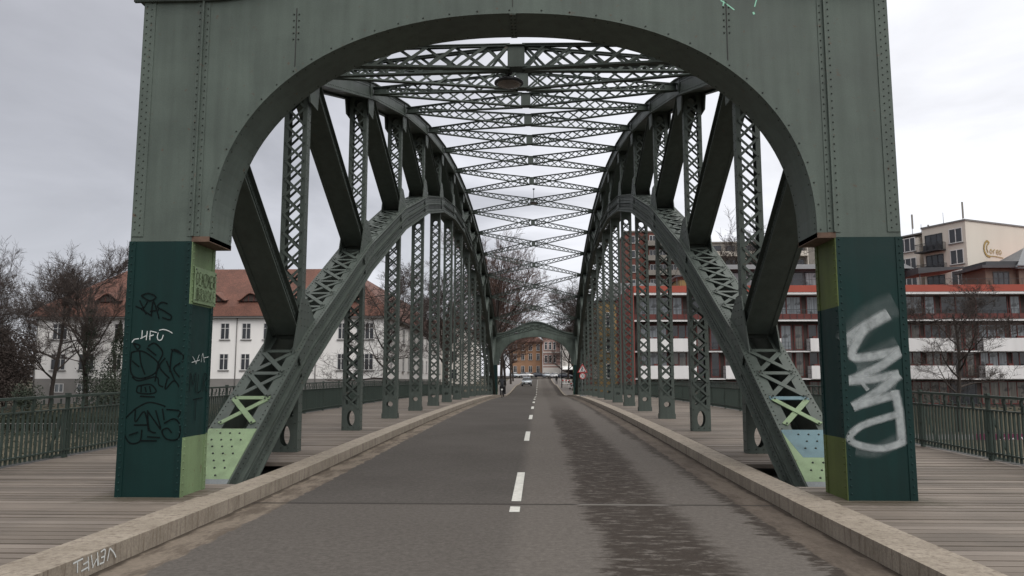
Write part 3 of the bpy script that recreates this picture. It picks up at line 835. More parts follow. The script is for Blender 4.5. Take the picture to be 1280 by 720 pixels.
def upper_chord(s_):
    mb = MB(); D_ = .42
    for q in (-1, 1):
        w0, w1 = sorted((q*.34, q*.36)); sweep(mb, Upath, w0, w1, -D_, 0)
        w0, w1 = sorted((q*.3605, q*.376)); sweep(mb, Upath, w0, w1, -.10, -.001); sweep(mb, Upath, w0, w1, -D_, -D_+.10)
        w0, w1 = sorted((q*.26, q*.40)); sweep(mb, Upath, w0, w1, -D_-.021, -D_-.0005)
        for (p, d, nn) in along(Upath, .15, .1):
            if p.x > 45: break
            for n_ in (-.05, -D_+.05):
                pp = p+nn*n_; mb.rivet((q*.376, pp.x, pp.y), (q,0,0), .014, .01)
    sweep(mb, Upath, -.46, .46, .0005, .024)
    sweep(mb, Upath, -.335, .335, -D_+.05, -D_+.065)
    for k in range(1, 14):
        y = node[k]
        for q in (-1, 1):
            w0, w1 = sorted((q*.3, q*.335))
            mb.prism([(y-.42, zU(y-.42)-.3), (y+.42, zU(y+.42)-.3), (y+.30, zU(y)-.95), (y-.22, zU(y)-.95)], 'x', w0, w1)
            w0, w1 = sorted((q*.377, q*.39))
            sl = -.0104*(y-48.35)
            sweep(mb, [(y-.4, zU(y)-.4*sl), (y+.4, zU(y)+.4*sl)], w0, w1, -D_+.01, -.01)
    return mb.build('upper_chord', M['steel'], bridge, (s_*TX, -10, 0))
upper_chord(-1); upper_chord(1)

def plate_hole(mb, x0, x1, z0, z1, y0, y1, cx_, cz_, rx, rz, n=20):
    """rectangular plate with an oval hole, faces at y0 and y1"""
    ring = []; outer = []
    for k in range(n):
        a = 2*math.pi*k/n; c, s_ = math.cos(a), math.sin(a)
        ring.append((cx_+rx*c, cz_+rz*s_))
        tx = ((x1-cx_)/c if c > 1e-6 else ((x0-cx_)/c if c < -1e-6 else 1e9)); tz = ((z1-cz_)/s_ if s_ > 1e-6 else ((z0-cz_)/s_ if s_ < -1e-6 else 1e9))
        t = min(tx, tz); outer.append((cx_+c*t, cz_+s_*t))
    # snap nearest outer points to the corners
    for cn in ((x0,z0),(x1,z0),(x1,z1),(x0,z1)):
        j = min(range(n), key=lambda i: (outer[i][0]-cn[0])**2+(outer[i][1]-cn[1])**2); outer[j] = cn
    for k in range(n):
        j = (k+1) % n
        for y, fl in ((y0, 0), (y1, 1)):
            q = [(ring[k][0],y,ring[k][1]),(outer[k][0],y,outer[k][1]),(outer[j][0],y,outer[j][1]),(ring[j][0],y,ring[j][1])]
            mb.face(q[::-1] if fl else q)
        mb.face([(ring[k][0],y0,ring[k][1]),(ring[j][0],y0,ring[j][1]),(ring[j][0],y1,ring[j][1]),(ring[k][0],y1,ring[k][1])])

def lattice_post(z0, z1, lo_plate, hi_plate, near, hole=1, depth=.13, hw=.25):
    """z0..z1 local heights; laced channel pair"""
    mb = MB()
    for q in (-1, 1):
        a, c = sorted((q*(hw-.012), q*hw)); mb.box(a, c, -depth, depth, z0, z1)
        for f in (-1, 1):
            a, c = sorted((q*(hw-.0125), q*(hw-.10))); y0, y1 = sorted((f*depth, f*(depth-.012))); mb.box(a, c, y0, y1, z0, z1)
        if near:
            z = z0+.1
            while z < z1:
                for yy in (-.07, .07):
                    mb.rivet((q*hw, yy, z), (q,0,0), .012, .009)
                z += .18
    b0 = z0+lo_plate; b1 = z1-hi_plate
    n = max(1, round((b1-b0)/.37)); p = (b1-b0)/n
    for f in (-1, 1):
        yy = f*(depth+.006)
        for i in range(n):
            za, zb = b0+i*p, b0+(i+1)*p
            mb.bar((-hw+.05,yy,za), (hw-.05,yy,zb), .05, .010, (0,f,0)); mb.bar((hw-.05,yy+f*.0105,za), (-hw+.05,yy+f*.0105,zb), .05, .010, (0,f,0))
            if near:
                for q in (-1, 1): mb.rivet((q*(hw-.05), yy+f*.015, za), (0,f,0), .016, .008)
        ya, yb = sorted((f*(depth+.0005), f*(depth+.0125)))
        if lo_plate:
            if hole == 1: plate_hole(mb, -hw+.001, hw-.001, z0, b0+.12, ya, yb, 0, z0+lo_plate*.60, .105, .21)
            else: plate_hole(mb, -hw+.001, hw-.001, z0, b0+.12, ya, yb, 0, z0+lo_plate*.75, .11, .09)
            for q in (-1,-.35,.35,1):
                for zz in (.05,.13): mb.rivet((q*(hw-.04), f*(depth+.0125), z0+zz), (0,f,0), .017, .011)
            if hole == 2: mb.box(-hw-.02, hw+.02, min(f*(depth+.013),f*(depth+.03)), max(f*(depth+.013),f*(depth+.03)), z0, z0+.22)
        if hi_plate:
            plate_hole(mb, -hw+.001, hw-.001, b1-.12, z1, ya, yb, 0, b1+.02, .12, .13)
    return mb
for k in range(1, 14):
    near = k <= 5 or False
    y = node[k]; zd = zr(y)+KH-.05; top = zL(y)-.55
    mb = lattice_post(0, top-zd, .62 if k < 3 else .7, .75 if k > 1 else .3, near, 1 if k < 3 else 2)
    for s_ in (-1, 1):
        if s_ < 0: h0 = mb.build('hanger', M['steel'], bridge, (-TX, y-10, zd))
        else: h1 = h0.copy(); COL.objects.link(h1); h1.parent = bridge; h1.location = (TX, y-10, zd)
    zb = zL(y)-.1; zt = zU(y)-.3
    mb = lattice_post(0, zt-zb, .45 if k > 2 else .3, .35, near, 2, .12, .245) if zt-zb > 1.2 else lattice_post(0, zt-zb, 0, 0, near)
    for s_ in (-1, 1):
        if s_ < 0: h0 = mb.build('strut', M['steel'], bridge, (-TX, y-10, zb))
        else: h1 = h0.copy(); COL.objects.link(h1); h1.parent = bridge; h1.location = (TX, y-10, zb)
# diagonals: closed box members
def diagonal(ya, za, yb, zb, near):
    """from the upper end (ya,za) to the foot (yb,zb)"""
    mb = MB(); hw, hd = .21, .15
    pth = [(ya, za), (yb, zb)] if ya < yb else [(yb, zb), (ya, za)]
    sweep(mb, pth, -hw, hw, -hd, hd)
    for q in (-1, 1):
        a, c = sorted((q*(hw+.0005), q*(hw+.085)))
        sweep(mb, pth, a, c, -hd-.014, -hd); sweep(mb, pth, a, c, hd, hd+.014)
        a, c = sorted((q*(hw+.0005), q*(hw+.013)))
        sweep(mb, pth, a, c, hd-.09, hd-.001); sweep(mb, pth, a, c, -hd+.001, -hd+.09)
        if near:
            for (p, d, nn) in along(pth, .15, .1):
                for n_ in (-hd+.045, hd-.045):
                    pp = p+nn*n_; mb.rivet((q*(hw+.013), pp.x, pp.y), (q,0,0), .014, .01)
    return mb
for k in range(0, 7):
    ya, yb = node[k], node[k+1]
    za = zU(ya)-.15 if k else zU(10.6)-.25
    mb = diagonal(ya+(.45 if k == 0 else .1), za, yb-.22, zL(yb)-.0+.08, k < 4)
    for s_ in (-1, 1):
        if s_ < 0: h0 = mb.build('diagonal', M['steel'], bridge, (-TX, -10, 0))
        else: h1 = h0.copy(); COL.objects.link(h1); h1.parent = bridge; h1.location = (TX, -10, 0)
for k in range(8, 15):
    ya, yb = node[k], node[k-1]
    mb = diagonal(ya-(.45 if k == 14 else .1), zU(ya)-.15, yb+.22, zL(yb)+.08, False)
    for s_ in (-1, 1):
        if s_ < 0: h0 = mb.build('diagonal', M['steel'], bridge, (-TX, -10, 0))
        else: h1 = h0.copy(); COL.objects.link(h1); h1.parent = bridge; h1.location = (TX, -10, 0)
# cross bracing: one X of lattice girders per panel
for k in range(14):
    mb = MB(); ya, yb = node[k], node[k+1]
    if k == 0: ya = 10.75
    if k == 13: yb = node[14]-.45
    zc = (zU(ya)+zU(yb))/2+(.1 if k in (0,13) else 0); yc = (ya+yb)/2
    for (ys_e) in (ya, yb):
        for s_ in (-1, 1):
            e = Vector((s_*4.28, ys_e, zU(ys_e)-.22)); c = Vector((s_*.14, yc+(-.05 if ys_e == ya else .05), zc-.22))
            ln = (c-e).length; d = (c-e)/ln
            side_ = d.cross(Vector((0,0,1))).normalized()
            h0_, h1_ = .20, .46
            def pt_(t, u, o=0):  # t along, u -1 bottom .. 1 top
                h_ = (h0_+(h1_-h0_)*t)*.5
                return e+(c-e)*t+Vector((0,0,u*h_))+side_*o
            for u in (-1, 1):
                mb.bar(pt_(0,u), pt_(1,u), .13, .012, (0,0,1))
                for o in (-.035, .035): mb.bar(pt_(0,u*.9,o), pt_(1,u*.93,o), .01, .05, (0,0,1))
            mb.bar(pt_(0,0), pt_(.09,0), .03, .17, (0,0,1))
            t = .09
            while t < .99:
                h_ = h0_+(h1_-h0_)*t
                t2 = min(1, t+h_*1.45/ln)
                mb.bar(pt_(t,-.92,.03), pt_(t2,.92,.03), .010, .050, (0,0,1)); mb.bar(pt_(t,.92,-.03), pt_(t2,-.92,-.03), .010, .050, (0,0,1))
                t = t2
    mb.box(-.15, .15, yc-.09, yc+.09, zc-.41, zc-.03)
    mb.box(-.22, .22, yc-.13, yc+.13, zc-.43, zc-.415); mb.box(-.22, .22, yc-.13, yc+.13, zc-.025, zc-.01)
    mb.build('cross_brace', M['steel'], bridge, BO)

# ------------------------------------------------------------------ railings
def railing(s_, label):
    root = empty('railing', (s_*8.55, 0, zr(0)+KH), label=label, cat='railing', group='railings along the outer edge of the boardwalks')
    mb = MB(); mb2 = MB(); yA, yB = -3, 92
    ys = frange(yA, yB, 2.5)
    z_ = lambda y: zr(y)-zr(0)
    for i in range(len(ys)-1):
        a, c = ys[i], ys[i+1]
        for (h, wd, th) in ((1.14,.07,.045),(.90,.05,.025),(.14,.05,.03)):
            mb.bar((0,a,z_(a)+h), (0,c,z_(c)+h), wd, th)
    mb.build('rails', M['rail'], root)
    y = yA; i = 0
    while y < yB:
        z = z_(y)
        if abs((y-yA) % 2.5) > .06 and abs((y-yA) % 2.5-2.5) > .06:
            hi = 1.12 if i % 4 == 0 else .90
            mb2.box(-.016, .016, y-.017, y+.017, z+.04, z+hi)
            if i % 2 == 0 and y < 60:   # small cast scroll between the two top rails
                mb2.box(-.012,.012, y-.05, y+.05, z+1.0, z+1.025); mb2.box(-.012,.012, y-.05, y-.028, z+.92, z+1.0); mb2.box(-.012,.012, y+.03, y+.05, z+1.025, z+1.10)
                mb2.box(-.01,.01, y+.05, y+.10, z+.955, z+.975)
        y += .125; i += 1
    mb2.build('balusters', M['rail'], root)
    pm = MB()
    for o in (-.035, .035): pm.box(-.02,.02, o-.012, o+.012, 0, 1.12)
    pm.box(-.03,.03,-.055,.055,1.165,1.20); pm.box(-.03,.03,-.05,.05,0,.05); pm.box(-.025,.025,-.05,.05,.5,.54)
    pm.bar((s_*.04,0,.85), (s_*.34,0,.02), .03, .04); pm.bar((0,0,.05), (s_*.36,0,.0), .04, .04)
    p0 = None
    for yy in ys:
        if p0 is None: p0 = pm.build('post', M['rail'], root, (0, yy, z_(yy)))
        else:
            p = p0.copy(); COL.objects.link(p); p.parent = root; p.location = (0, yy, z_(yy))
    return root
railing(-1, 'green iron railing along the left boardwalk in front of the white house')
railing(1, 'green iron railing along the right boardwalk in front of the balcony block')
#PART2
# ------------------------------------------------------------------ more materials
M['school'] = simple('white_render_wall', (.76,.74,.72), .9, .06, .6, streak=True)
M['plinth'] = simple('grey_plinth', (.20,.19,.18), .9, .1, 1)
def tile_mat(name, c, sx_=7, sz=5):
    m, nt, b = nmat(name); v = coord(nt)
    br = nt.nodes.new('ShaderNodeTexBrick'); br.inputs['Scale'].default_value = 3.2
    br.inputs['Color1'].default_value = (*sc(c,.75),1); br.inputs['Color2'].default_value = (*sc(c,1.25),1); br.inputs['Mortar'].default_value = (*sc(c,.45),1)
    br.inputs['Mortar Size'].default_value = .03
    nt.links.new(v, br.inputs['Vector'])
    f = noise(nt, .5, 6, v, .65); r = ramp(nt, [(.3,.6),(.7,1.25)]); nt.links.new(f, r.inputs[0])
    nt.links.new(mixc(nt, .8, br.outputs['Color'], r.outputs[0], 'MULTIPLY'), b.inputs['Base Color'])
    b.inputs['Roughness'].default_value = .85
    return m
M['tile'] = tile_mat('red_roof_tiles', (.128,.052,.035))
M['tile2'] = tile_mat('orange_roof_tiles', (.36,.115,.06))
M['wframe'] = simple('white_window_frame', (.62,.61,.6), .5, .05, 2)
M['bframe'] = simple('red_brown_window_frame', (.105,.022,.017), .55, .2, 2)
M['dframe'] = simple('dark_window_frame', (.03,.032,.036), .5, .2, 2)
def glass(name, c, curtain=None, freq=9):
    m, nt, b = nmat(name); v = coord(nt)
    f = noise(nt, .9, 3, v)
    if curtain:
        s_ = noise(nt, freq, 3, mapping(nt, v, (1,1,.02)))
        r = ramp(nt, [(.38, sc(curtain,.5)), (.6, curtain)]); nt.links.new(s_, r.inputs[0])
        col = mixc(nt, smooth(nt, f, .36, .46), c, r.outputs[0])
    else:
        r = ramp(nt, [(.3, sc(c,.6)), (.7, sc(c,1.5))]); nt.links.new(f, r.inputs[0]); col = r.outputs[0]
    nt.links.new(col, b.inputs['Base Color'])
    b.inputs['Roughness'].default_value = .12; b.inputs['Specular IOR Level'].default_value = .6
    return m
M['gl'] = glass('dark_window_glass', (.022,.025,.03))
M['gc'] = glass('curtained_glass', (.03,.033,.036), (.20,.22,.235))
M['gc2'] = glass('half_curtained_glass', (.025,.025,.025), (.13,.12,.105), 14)
M['red'] = simple('red_facade', (.20,.042,.032), .7, .12, .8)
M['fascia'] = simple('orange_red_fascia', (.31,.060,.036), .6, .08, .6)
M['parapet'] = simple('white_parapet', (.66,.645,.64), .8, .1, .8, streak=True)
M['slab'] = simple('grey_slab', (.17,.165,.16), .8, .15, 1)
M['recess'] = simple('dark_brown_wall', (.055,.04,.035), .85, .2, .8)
M['redbrown'] = simple('red_brown_render', (.135,.050,.038), .85, .12, .5)
M['balc'] = simple('grey_balcony_concrete', (.20,.185,.165), .85, .15, .7)
M['beige'] = simple('beige_render', (.58,.535,.47), .9, .06, .4, streak=True)
M['brownwall'] = simple('brown_plaster', (.125,.098,.080), .9, .2, .7)
M['yellow'] = simple('ochre_facade', (.25,.165,.070), .9, .15, .6)
M['orangewall'] = simple('orange_facade', (.30,.175,.105), .9, .15, .4)
M['pink'] = simple('pink_facade', (.36,.24,.21), .9, .15, .4)
M['paleh'] = simple('pale_facade', (.62,.59,.55), .9, .1, .4)
M['slate'] = simple('slate_roof', (.055,.055,.06), .6, .25, 1)
M['zinc'] = simple('zinc_sheet', (.11,.115,.125), .5, .2, 2, streak=True)
M['gold'] = simple('gold_lettering', (.30,.20,.06), .4, .1, 2, metal=.3)
M['magenta'] = simple('magenta_banner', (.12,.012,.05), .6, .2, 2)
M['wood'] = simple('tree_bark', (.040,.032,.027), .95, .3, 4, streak=True)
M['twig'] = simple('tree_twigs', (.050,.038,.033), .95, .3, 2)
M['redtwig'] = simple('reddish_twigs', (.080,.048,.038), .95, .3, 2)
M['ivy'] = simple('ivy_leaves', (.016,.024,.012), .7, .5, 3)
M['hedge'] = simple('hedge_leaves', (.022,.026,.013), .8, .5, 2)
M['galv'] = simple('galvanised_post', (.22,.23,.235), .5, .1, 3, metal=.3)
M['signred'] = simple('sign_red', (.45,.02,.02), .45, .08, 3)
M['signwhite'] = simple('sign_white', (.72,.72,.70), .45, .05, 3)

# ------------------------------------------------------------------ windows and buildings
WP = {}
def window_mesh(w_, h_, cols, rows, fm, gm, sill=True, fr=.08, prd=.07):
    key = (w_, h_, cols, rows, fm, gm, sill, fr)
    if key in WP: return WP[key]
    mb = MB()
    x0, x1 = -w_/2, w_/2
    mb.box(x0, x0+fr, -prd, -.002, 0, h_); mb.box(x1-fr, x1, -prd, -.002, 0, h_)
    mb.box(x0+fr, x1-fr, -prd, -.002, 0, fr); mb.box(x0+fr, x1-fr, -prd, -.002, h_-fr, h_)
    for i in range(1, cols):
        x = x0+w_*i/cols; mb.box(x-fr*.5, x+fr*.5, -prd+.005, -.004, fr, h_-fr)
    for j in range(1, rows):
        z = h_*(1-.32*j) if rows == 2 else h_*j/rows
        mb.box(x0+fr, x1-fr, -prd+.012, -.006, z-fr*.3, z+fr*.3)
    if sill: mb.box(x0-.12, x1+.12, -.16, -.003, -.10, -.004, 1)
    pn = MB(); pn.box(x0+fr*.9, x1-fr*.9, -.03, -.0015, fr*.9, h_-fr*.9)
    me = (mb, pn)
    o = mb.build('window', [M[fm], M['slab']]); p = pn.build('pane', M[gm], o)
    WP[key] = (o, p, [False]); return WP[key]
def window(parent, x, y, z, w_, h_, cols=2, rows=2, fm='wframe', gm='gl', rot=0, sill=True, fr=.08):
    o, p, used = window_mesh(w_, h_, cols, rows, fm, gm, sill, fr)
    if not used[0]:
        used[0] = True; o.parent = parent; o.location = (x,y,z); o.rotation_euler = (0,0,rot); return o
    c = o.copy(); COL.objects.link(c); c.parent = parent; c.location = (x,y,z); c.rotation_euler = (0,0,rot)
    q = p.copy(); COL.objects.link(q); q.parent = c
    return c
def hip_roof(mb, x0, x1, y0, y1, ze, zr_, rx0, rx1, ry0, ry1, mi=0, under=True):
    e = [(x0,y0,ze),(x1,y0,ze),(x1,y1,ze),(x0,y1,ze)]
    r = [(rx0,ry0,zr_),(rx1,ry0,zr_),(rx1,ry1,zr_),(rx0,ry1,zr_)]
    if ry0 == ry1:
        mb.face([e[0],e[1],r[1],r[0]], mi); mb.face([e[2],e[3],r[0],r[1]], mi)
        mb.face([e[1],e[2],r[1]], mi); mb.face([e[3],e[0],r[0]], mi)
    elif rx0 == rx1:
        mb.face([e[0],e[1],r[0]], mi); mb.face([e[2],e[3],r[2]], mi)
        mb.face([e[1],e[2],r[2],r[0]], mi); mb.face([e[3],e[0],r[0],r[2]], mi)
    else:
        for i in range(4):
            j = (i+1) % 4; mb.face([e[i],e[j],r[j],r[i]], mi)
        mb.face(r, mi)
    if under: mb.face(e[::-1], mi)

# --- the white school on the left bank
S = empty('white_house', (-18.6, 95, 0), label='long white house with red tiled hip roof and eyebrow dormers on the left bank', cat='building')
mb = MB(); mb.box(-44.1, 0, 0, 14, 1.9, 9.4); mb.box(-12.5, 0, 14.0, 62, 1.9, 9.4); mb.build('wall', M['school'], S)
mb = MB(); mb.box(-44.16, .06, -.06, 14.06, -1.5, 1.898); mb.box(-12.56, .06, 14.07, 62.06, -1.5, 1.898); mb.build('plinth', M['plinth'], S)
mb = MB()
mb.box(-44.7, .6, -.6, 14.6, 9.401, 9.62, 1); mb.box(-13.1, .6, 14.61, 62.6, 9.401, 9.62, 1)
hip_roof(mb, -44.8, .7, -.7, 14.7, 9.63, 10.9, -44.0, -.1, .1, 13.9, 0)      # flared skirt
hip_roof(mb, -44.0, -.1, .1, 13.9, 10.9, 16.6, -36.5, -6.3, 7, 7, 0, False)
hip_roof(mb, -13.2, .7, 14.2, 62.7, 9.63, 10.9, -12.4, -.1, 14.3, 61.9, 0)
hip_roof(mb, -12.4, -.1, 8, 61.9, 10.9, 16.4, -6.25, -6.25, 9, 55, 0, False)
roof = mb.build('roof', [M['tile'], M['slab']], S)
def eyebrow(x, y, z, w_, h_, face='f'):
    m_ = MB(); n = 12
    prof = [(-w_/2+w_*i/n, h_*(.5+.5*math.cos(math.pi*(2*i/n-1)))) for i in range(n+1)]
    for i in range(n):
        (a, ha), (b_, hb) = prof[i], prof[i+1]
        if face == 'f':
            m_.face([(x+a,y-.12,z),(x+b_,y-.12,z),(x+b_,y-.12,z+hb),(x+a,y-.12,z+ha)], 1)
            m_.face([(x+a,y-.45,z+ha+.10),(x+b_,y-.45,z+hb+.10),(x+b_,y+2.6,z+hb+.55),(x+a,y+2.6,z+ha+.55)], 0)
            m_.face([(x+a,y-.45,z+ha+.001),(x+b_,y-.45,z+hb+.001),(x+b_,y-.45,z+hb+.10),(x+a,y-.45,z+ha+.10)], 0)
            m_.face([(x+a,y-.45,z+ha),(x+b_,y-.45,z+hb),(x+b_,y+.1,z+hb),(x+a,y+.1,z+ha)], 0)
    for k in range(1, 5): m_.box(x-w_/2+w_*k/5-.04, x-w_/2+w_*k/5+.04, y-.17, y-.125, z, z+h_*.75*(1-abs(k-2.5)/3.4), 2)
    m_.build('dormer', [M['tile'], M['recess'], M['bframe']], roof)
for (x, z, w_) in ((-35.6, 11.6, 3.4), (-22, 11.6, 3.4), (-17.2, 11.6, 3.4), (-5.0, 11.6, 3.4), (-40.3, 11.3, 2.4), (-17, 14.3, 2.0), (-29, 14.3, 2.0)):
    eyebrow(x, .1+(z-10.9)*6.9/5.7-.2, z, w_, .95 if w_ > 3 else .6)
for z in (6.75, 2.95):
    for x in (-20.1, -17.4, -14.7, -28.2, -30.9, -25.5, -9.6, -33.6): window(S, x, 0, z, 1.15, 2.05, 2, 2, 'wframe', 'gl')
    for x, w_ in ((-41.1,1.9),(-37.5,2.0),(-5.15,1.5),(-2.5,2.2)): window(S, x, 0, z, w_, 2.05, 3 if w_ < 2.1 else 4, 2, 'wframe', 'gl')
    for k in range(13): window(S, 0, 4+k*4.5, z, 1.3, 2.05, 2, 2, 'wframe', 'gl', math.pi/2)
for x in (-41.0, -37.6): window(S, x, -.06, .2, 1.7, 1.1, 3, 1, 'wframe', 'gc', sill=False)
mb = MB()
for x in (-18.6, -8.6, -44.0): mb.tube([(x,-.12,-1.4),(x,-.12,9.45)], .06, 6)
mb.tube([(.12,1,-1.4),(.12,1,9.45)], .06, 6); mb.build('downpipe', M['slab'], S)

# --- balcony block on the right bank
H = empty('balcony_block', (10.6, 88, 0), label='red and white balcony block with orange-red roof edge behind the right railing', cat='building')
L = 66.0
mb = MB(); mb.box(.5, L, 0, 13, -3.6, 11.19); mb.build('wall', M['recess'], H)
mb = MB(); mb.box(-.05, .48, -1.5, 13, -3.6, 12.2); mb.build('side_wall', M['red'], H)
mb = MB(); mb.box(.481, L, -1.55, 13.0, 11.46, 12.22); mb.build('fascia', M['fascia'], H)
mb = MB(); mb.box(.481, L, -1.50, -.002, 11.20, 11.455); mb.build('soffit_strip', M['parapet'], H)
mb = MB()
for z in (8.28, 4.82, 1.80):
    mb.box(.49, L, -1.32 if z > 8 else -1.1, -.003, z, z+.17)
mb.build('floor_slab', M['slab'], H)
mb = MB(); mb.box(.49, L, -1.36, -1.322, 8.22, 8.36); mb.box(.49, L, -1.15, -1.102, 4.80, 4.9); mb.box(.49, L, -1.15, -1.102, 1.78, 1.88); mb.build('slab_edge', M['parapet'], H)
PER = 9.39
bay = 0
while 1.1+bay*PER < L-2:
    xb = 1.1+bay*PER; xe = min(xb+6.2, L)
    for (z0, z1) in ((5.0, 6.32), (1.98, 3.30)):
        m_ = MB(); m_.box(xb, xe, -1.32, -1.18, z0-.12, z1); m_.box(xb, xb+.12, -1.18, -.01, z0-.12, z1); m_.box(xe-.12, xe, -1.18, -.01, z0-.12, z1)
        m_.build('balcony_parapet', M['parapet'], H)
        g = ['gc2','gc','gc2','gl'][(bay*3+int(z0)) % 4]
        window(H, xb+1.7, -.002, z1-.45, 3.1, 2.1, 3, 1, 'bframe', g, sill=False, fr=.12)
        window(H, xb+4.9, -.002, z1-.45, 2.5, 2.1, 3, 1, 'bframe', ['gc','gc2','gl'][(bay+int(z0)) % 3], sill=False, fr=.12)
        if xe+3 < L:
            window(H, xe+.95, -.002, z0+.02, 1.3, 2.9, 1, 1, 'bframe', ['gc','gl','gc2'][(bay+int(z0)) % 3], sill=False, fr=.12)
            window(H, xe+2.35, -.002, z0+.02, 1.1, 2.9, 1, 1, 'bframe', ['gl','gc2'][bay % 2], sill=False, fr=.16)
        m_ = MB()
        for q in range(5):   # planters and things on the parapet line
            if random.random() < .7:
                xx = xb+.4+q*1.15; m_.box(xx, xx+random.uniform(.3,.9), -1.05, -.7, z1, z1+random.uniform(.1,.3))
        if m_.v: m_.build('planter', M['bframe'], H)
    # recessed rail in the gap
    for z0 in (5.0, 2.0):
        m_ = MB(); x2 = min(xb+PER, L)
        for zz in (.9, .45): m_.box(xe, x2, -1.12, -1.09, z0+zz, z0+zz+.04)
        for xx in frange(xe, x2-.04, .75): m_.box(xx, xx+.03, -1.125, -1.085, z0-.02, z0+.94)
        m_.build('gap_rail', M['dframe'], H)
    # top glazed floor
    window(H, xb+1.9, -.004, 8.47, 3.6, 2.7, 1, 1, 'bframe', ['gc','gl','gc'][bay % 3], sill=False, fr=.14)
    window(H, xb+4.45, -.004, 8.47, 1.25, 2.7, 1, 1, 'bframe', 'gc', sill=False, fr=.14)
    if xb+PER < L: window(H, xb+7.3, -.004, 8.47, 3.4, 2.7, 2, 1, 'bframe', ['gl','gc','gc2'][bay % 3], sill=False, fr=.14)
    # ground floor
    window(H, xb+3.0, -.004, -.9, 5.8, 2.5, 6, 1, 'bframe', 'gc2', sill=False, fr=.1)
    window(H, xb+7.6, -.004, -.9, 2.8, 2.5, 3, 1, 'dframe', 'gl', sill=False, fr=.1)
    bay += 1
mb = MB(); x = .6
mb.box(.5, L, -1.30, -1.265, 9.50, 9.56); mb.box(.5, L, -1.25, -1.20, 8.46, 9.05, 1)
while x < L: mb.box(x, x+.04, -1.30, -1.265, 8.46, 9.5); x += .78
mb.build('balcony_railing', [M['dframe'], M['bframe']], H)
# roof storey
mb = MB(); mb.box(12.0, 33.0, 3, 11, 14.35, 14.6); mb.prism([(3-.8,14.6),(11.8,14.6),(10,15.5),(4.6,15.5)], 'x', 11.6, 33.4); pent = mb.build('roof_storey_roof', M['slate'], H)
mb = MB(); mb.box(12.2, 32.8, 3.2, 10.8, 12.22, 14.35); mb.build('roof_storey', M['dframe'], H)
for k in range(7): window(H, 13.8+k*2.9, 3.19, 12.3, 2.7, 2.0, 2, 1, 'dframe', 'gc' if k % 3 == 0 else 'gl', sill=False, fr=.07)
for (xa, xb) in ((5.3, 11.0), (32.5, 37.6)):
    m_ = MB(); m_.raw([(xa,-.5,13.3),(xb,-.5,14.3),(xb,5,14.4),(xa,5,13.4),(xa,-.5,13.5),(xb,-.5,14.45),(xb,5,14.55),(xa,5,13.6)] if xa < 10 else
            [(xa,-.5,13.6),(xb,-.5,14.2),(xb,5,14.2),(xa,5,13.6),(xa,-.5,14.3),(xb,-.5,14.38),(xb,5,14.4),(xa,5,14.3)], [(0,3,2,1),(4,5,6,7),(0,1,5,4),(1,2,6,5),(2,3,7,6),(3,0,4,7)])
    for xx in (xa+.2, xb-.3): m_.box(xx, xx+.08, -.3, -.2, 12.23, 13.55)
    m_.build('canopy', M['slate'], H)
mb = MB()
for x in frange(1, 64, 1.2): mb.box(x, x+.03, -1.2, -1.17, 12.22, 12.9)
mb.box(1, 64, -1.2, -1.17, 12.9, 12.93); mb.build('roof_railing', M['dframe'], H)

# --- terrace wall and banner by the river
Q = tag((lambda m_: (m_.box(9.5, 92, 70.6, 71.4, -6.9, -4.0), m_.build('quay_wall', M['concrete']))[1])(MB()), 'pale concrete quay wall under the terrace below the balcony block', 'wall')
tr = empty('terrace_fence', (35, 71, -4), label='terrace fence with a magenta cloth and white script beyond the right railing', cat='fence')
mb = MB(); mb.box(4.2, 22, -.02, .02, .1, .98); bn = mb.build('banner', M['magenta'], tr)
mb = MB(); mb.box(-8, 4.15, -.02, .02, .05, .9); mb.build('panel', M['slab'], tr)
mb = MB()
for x in frange(-8, 22, 2.0): mb.box(x-.03, x+.03, -.08, -.03, 0, 1.1)
mb.box(-8, 22, -.08, -.03, 1.1, 1.15); mb.build('frame', M['dframe'], tr)
scr = []; x = 5.0
rg = random.Random(3)
while x < 21:
    scr.append([(x+.12*k, .5+(.22 if k % 2 else -.12)*rg.uniform(.4,1)) for k in range(6)]); x += 1.0
ribbon(scr, .045, lambda a, b_: (a, -.021, b_), (0,-1,0)).build('lettering', M['white'], bn)

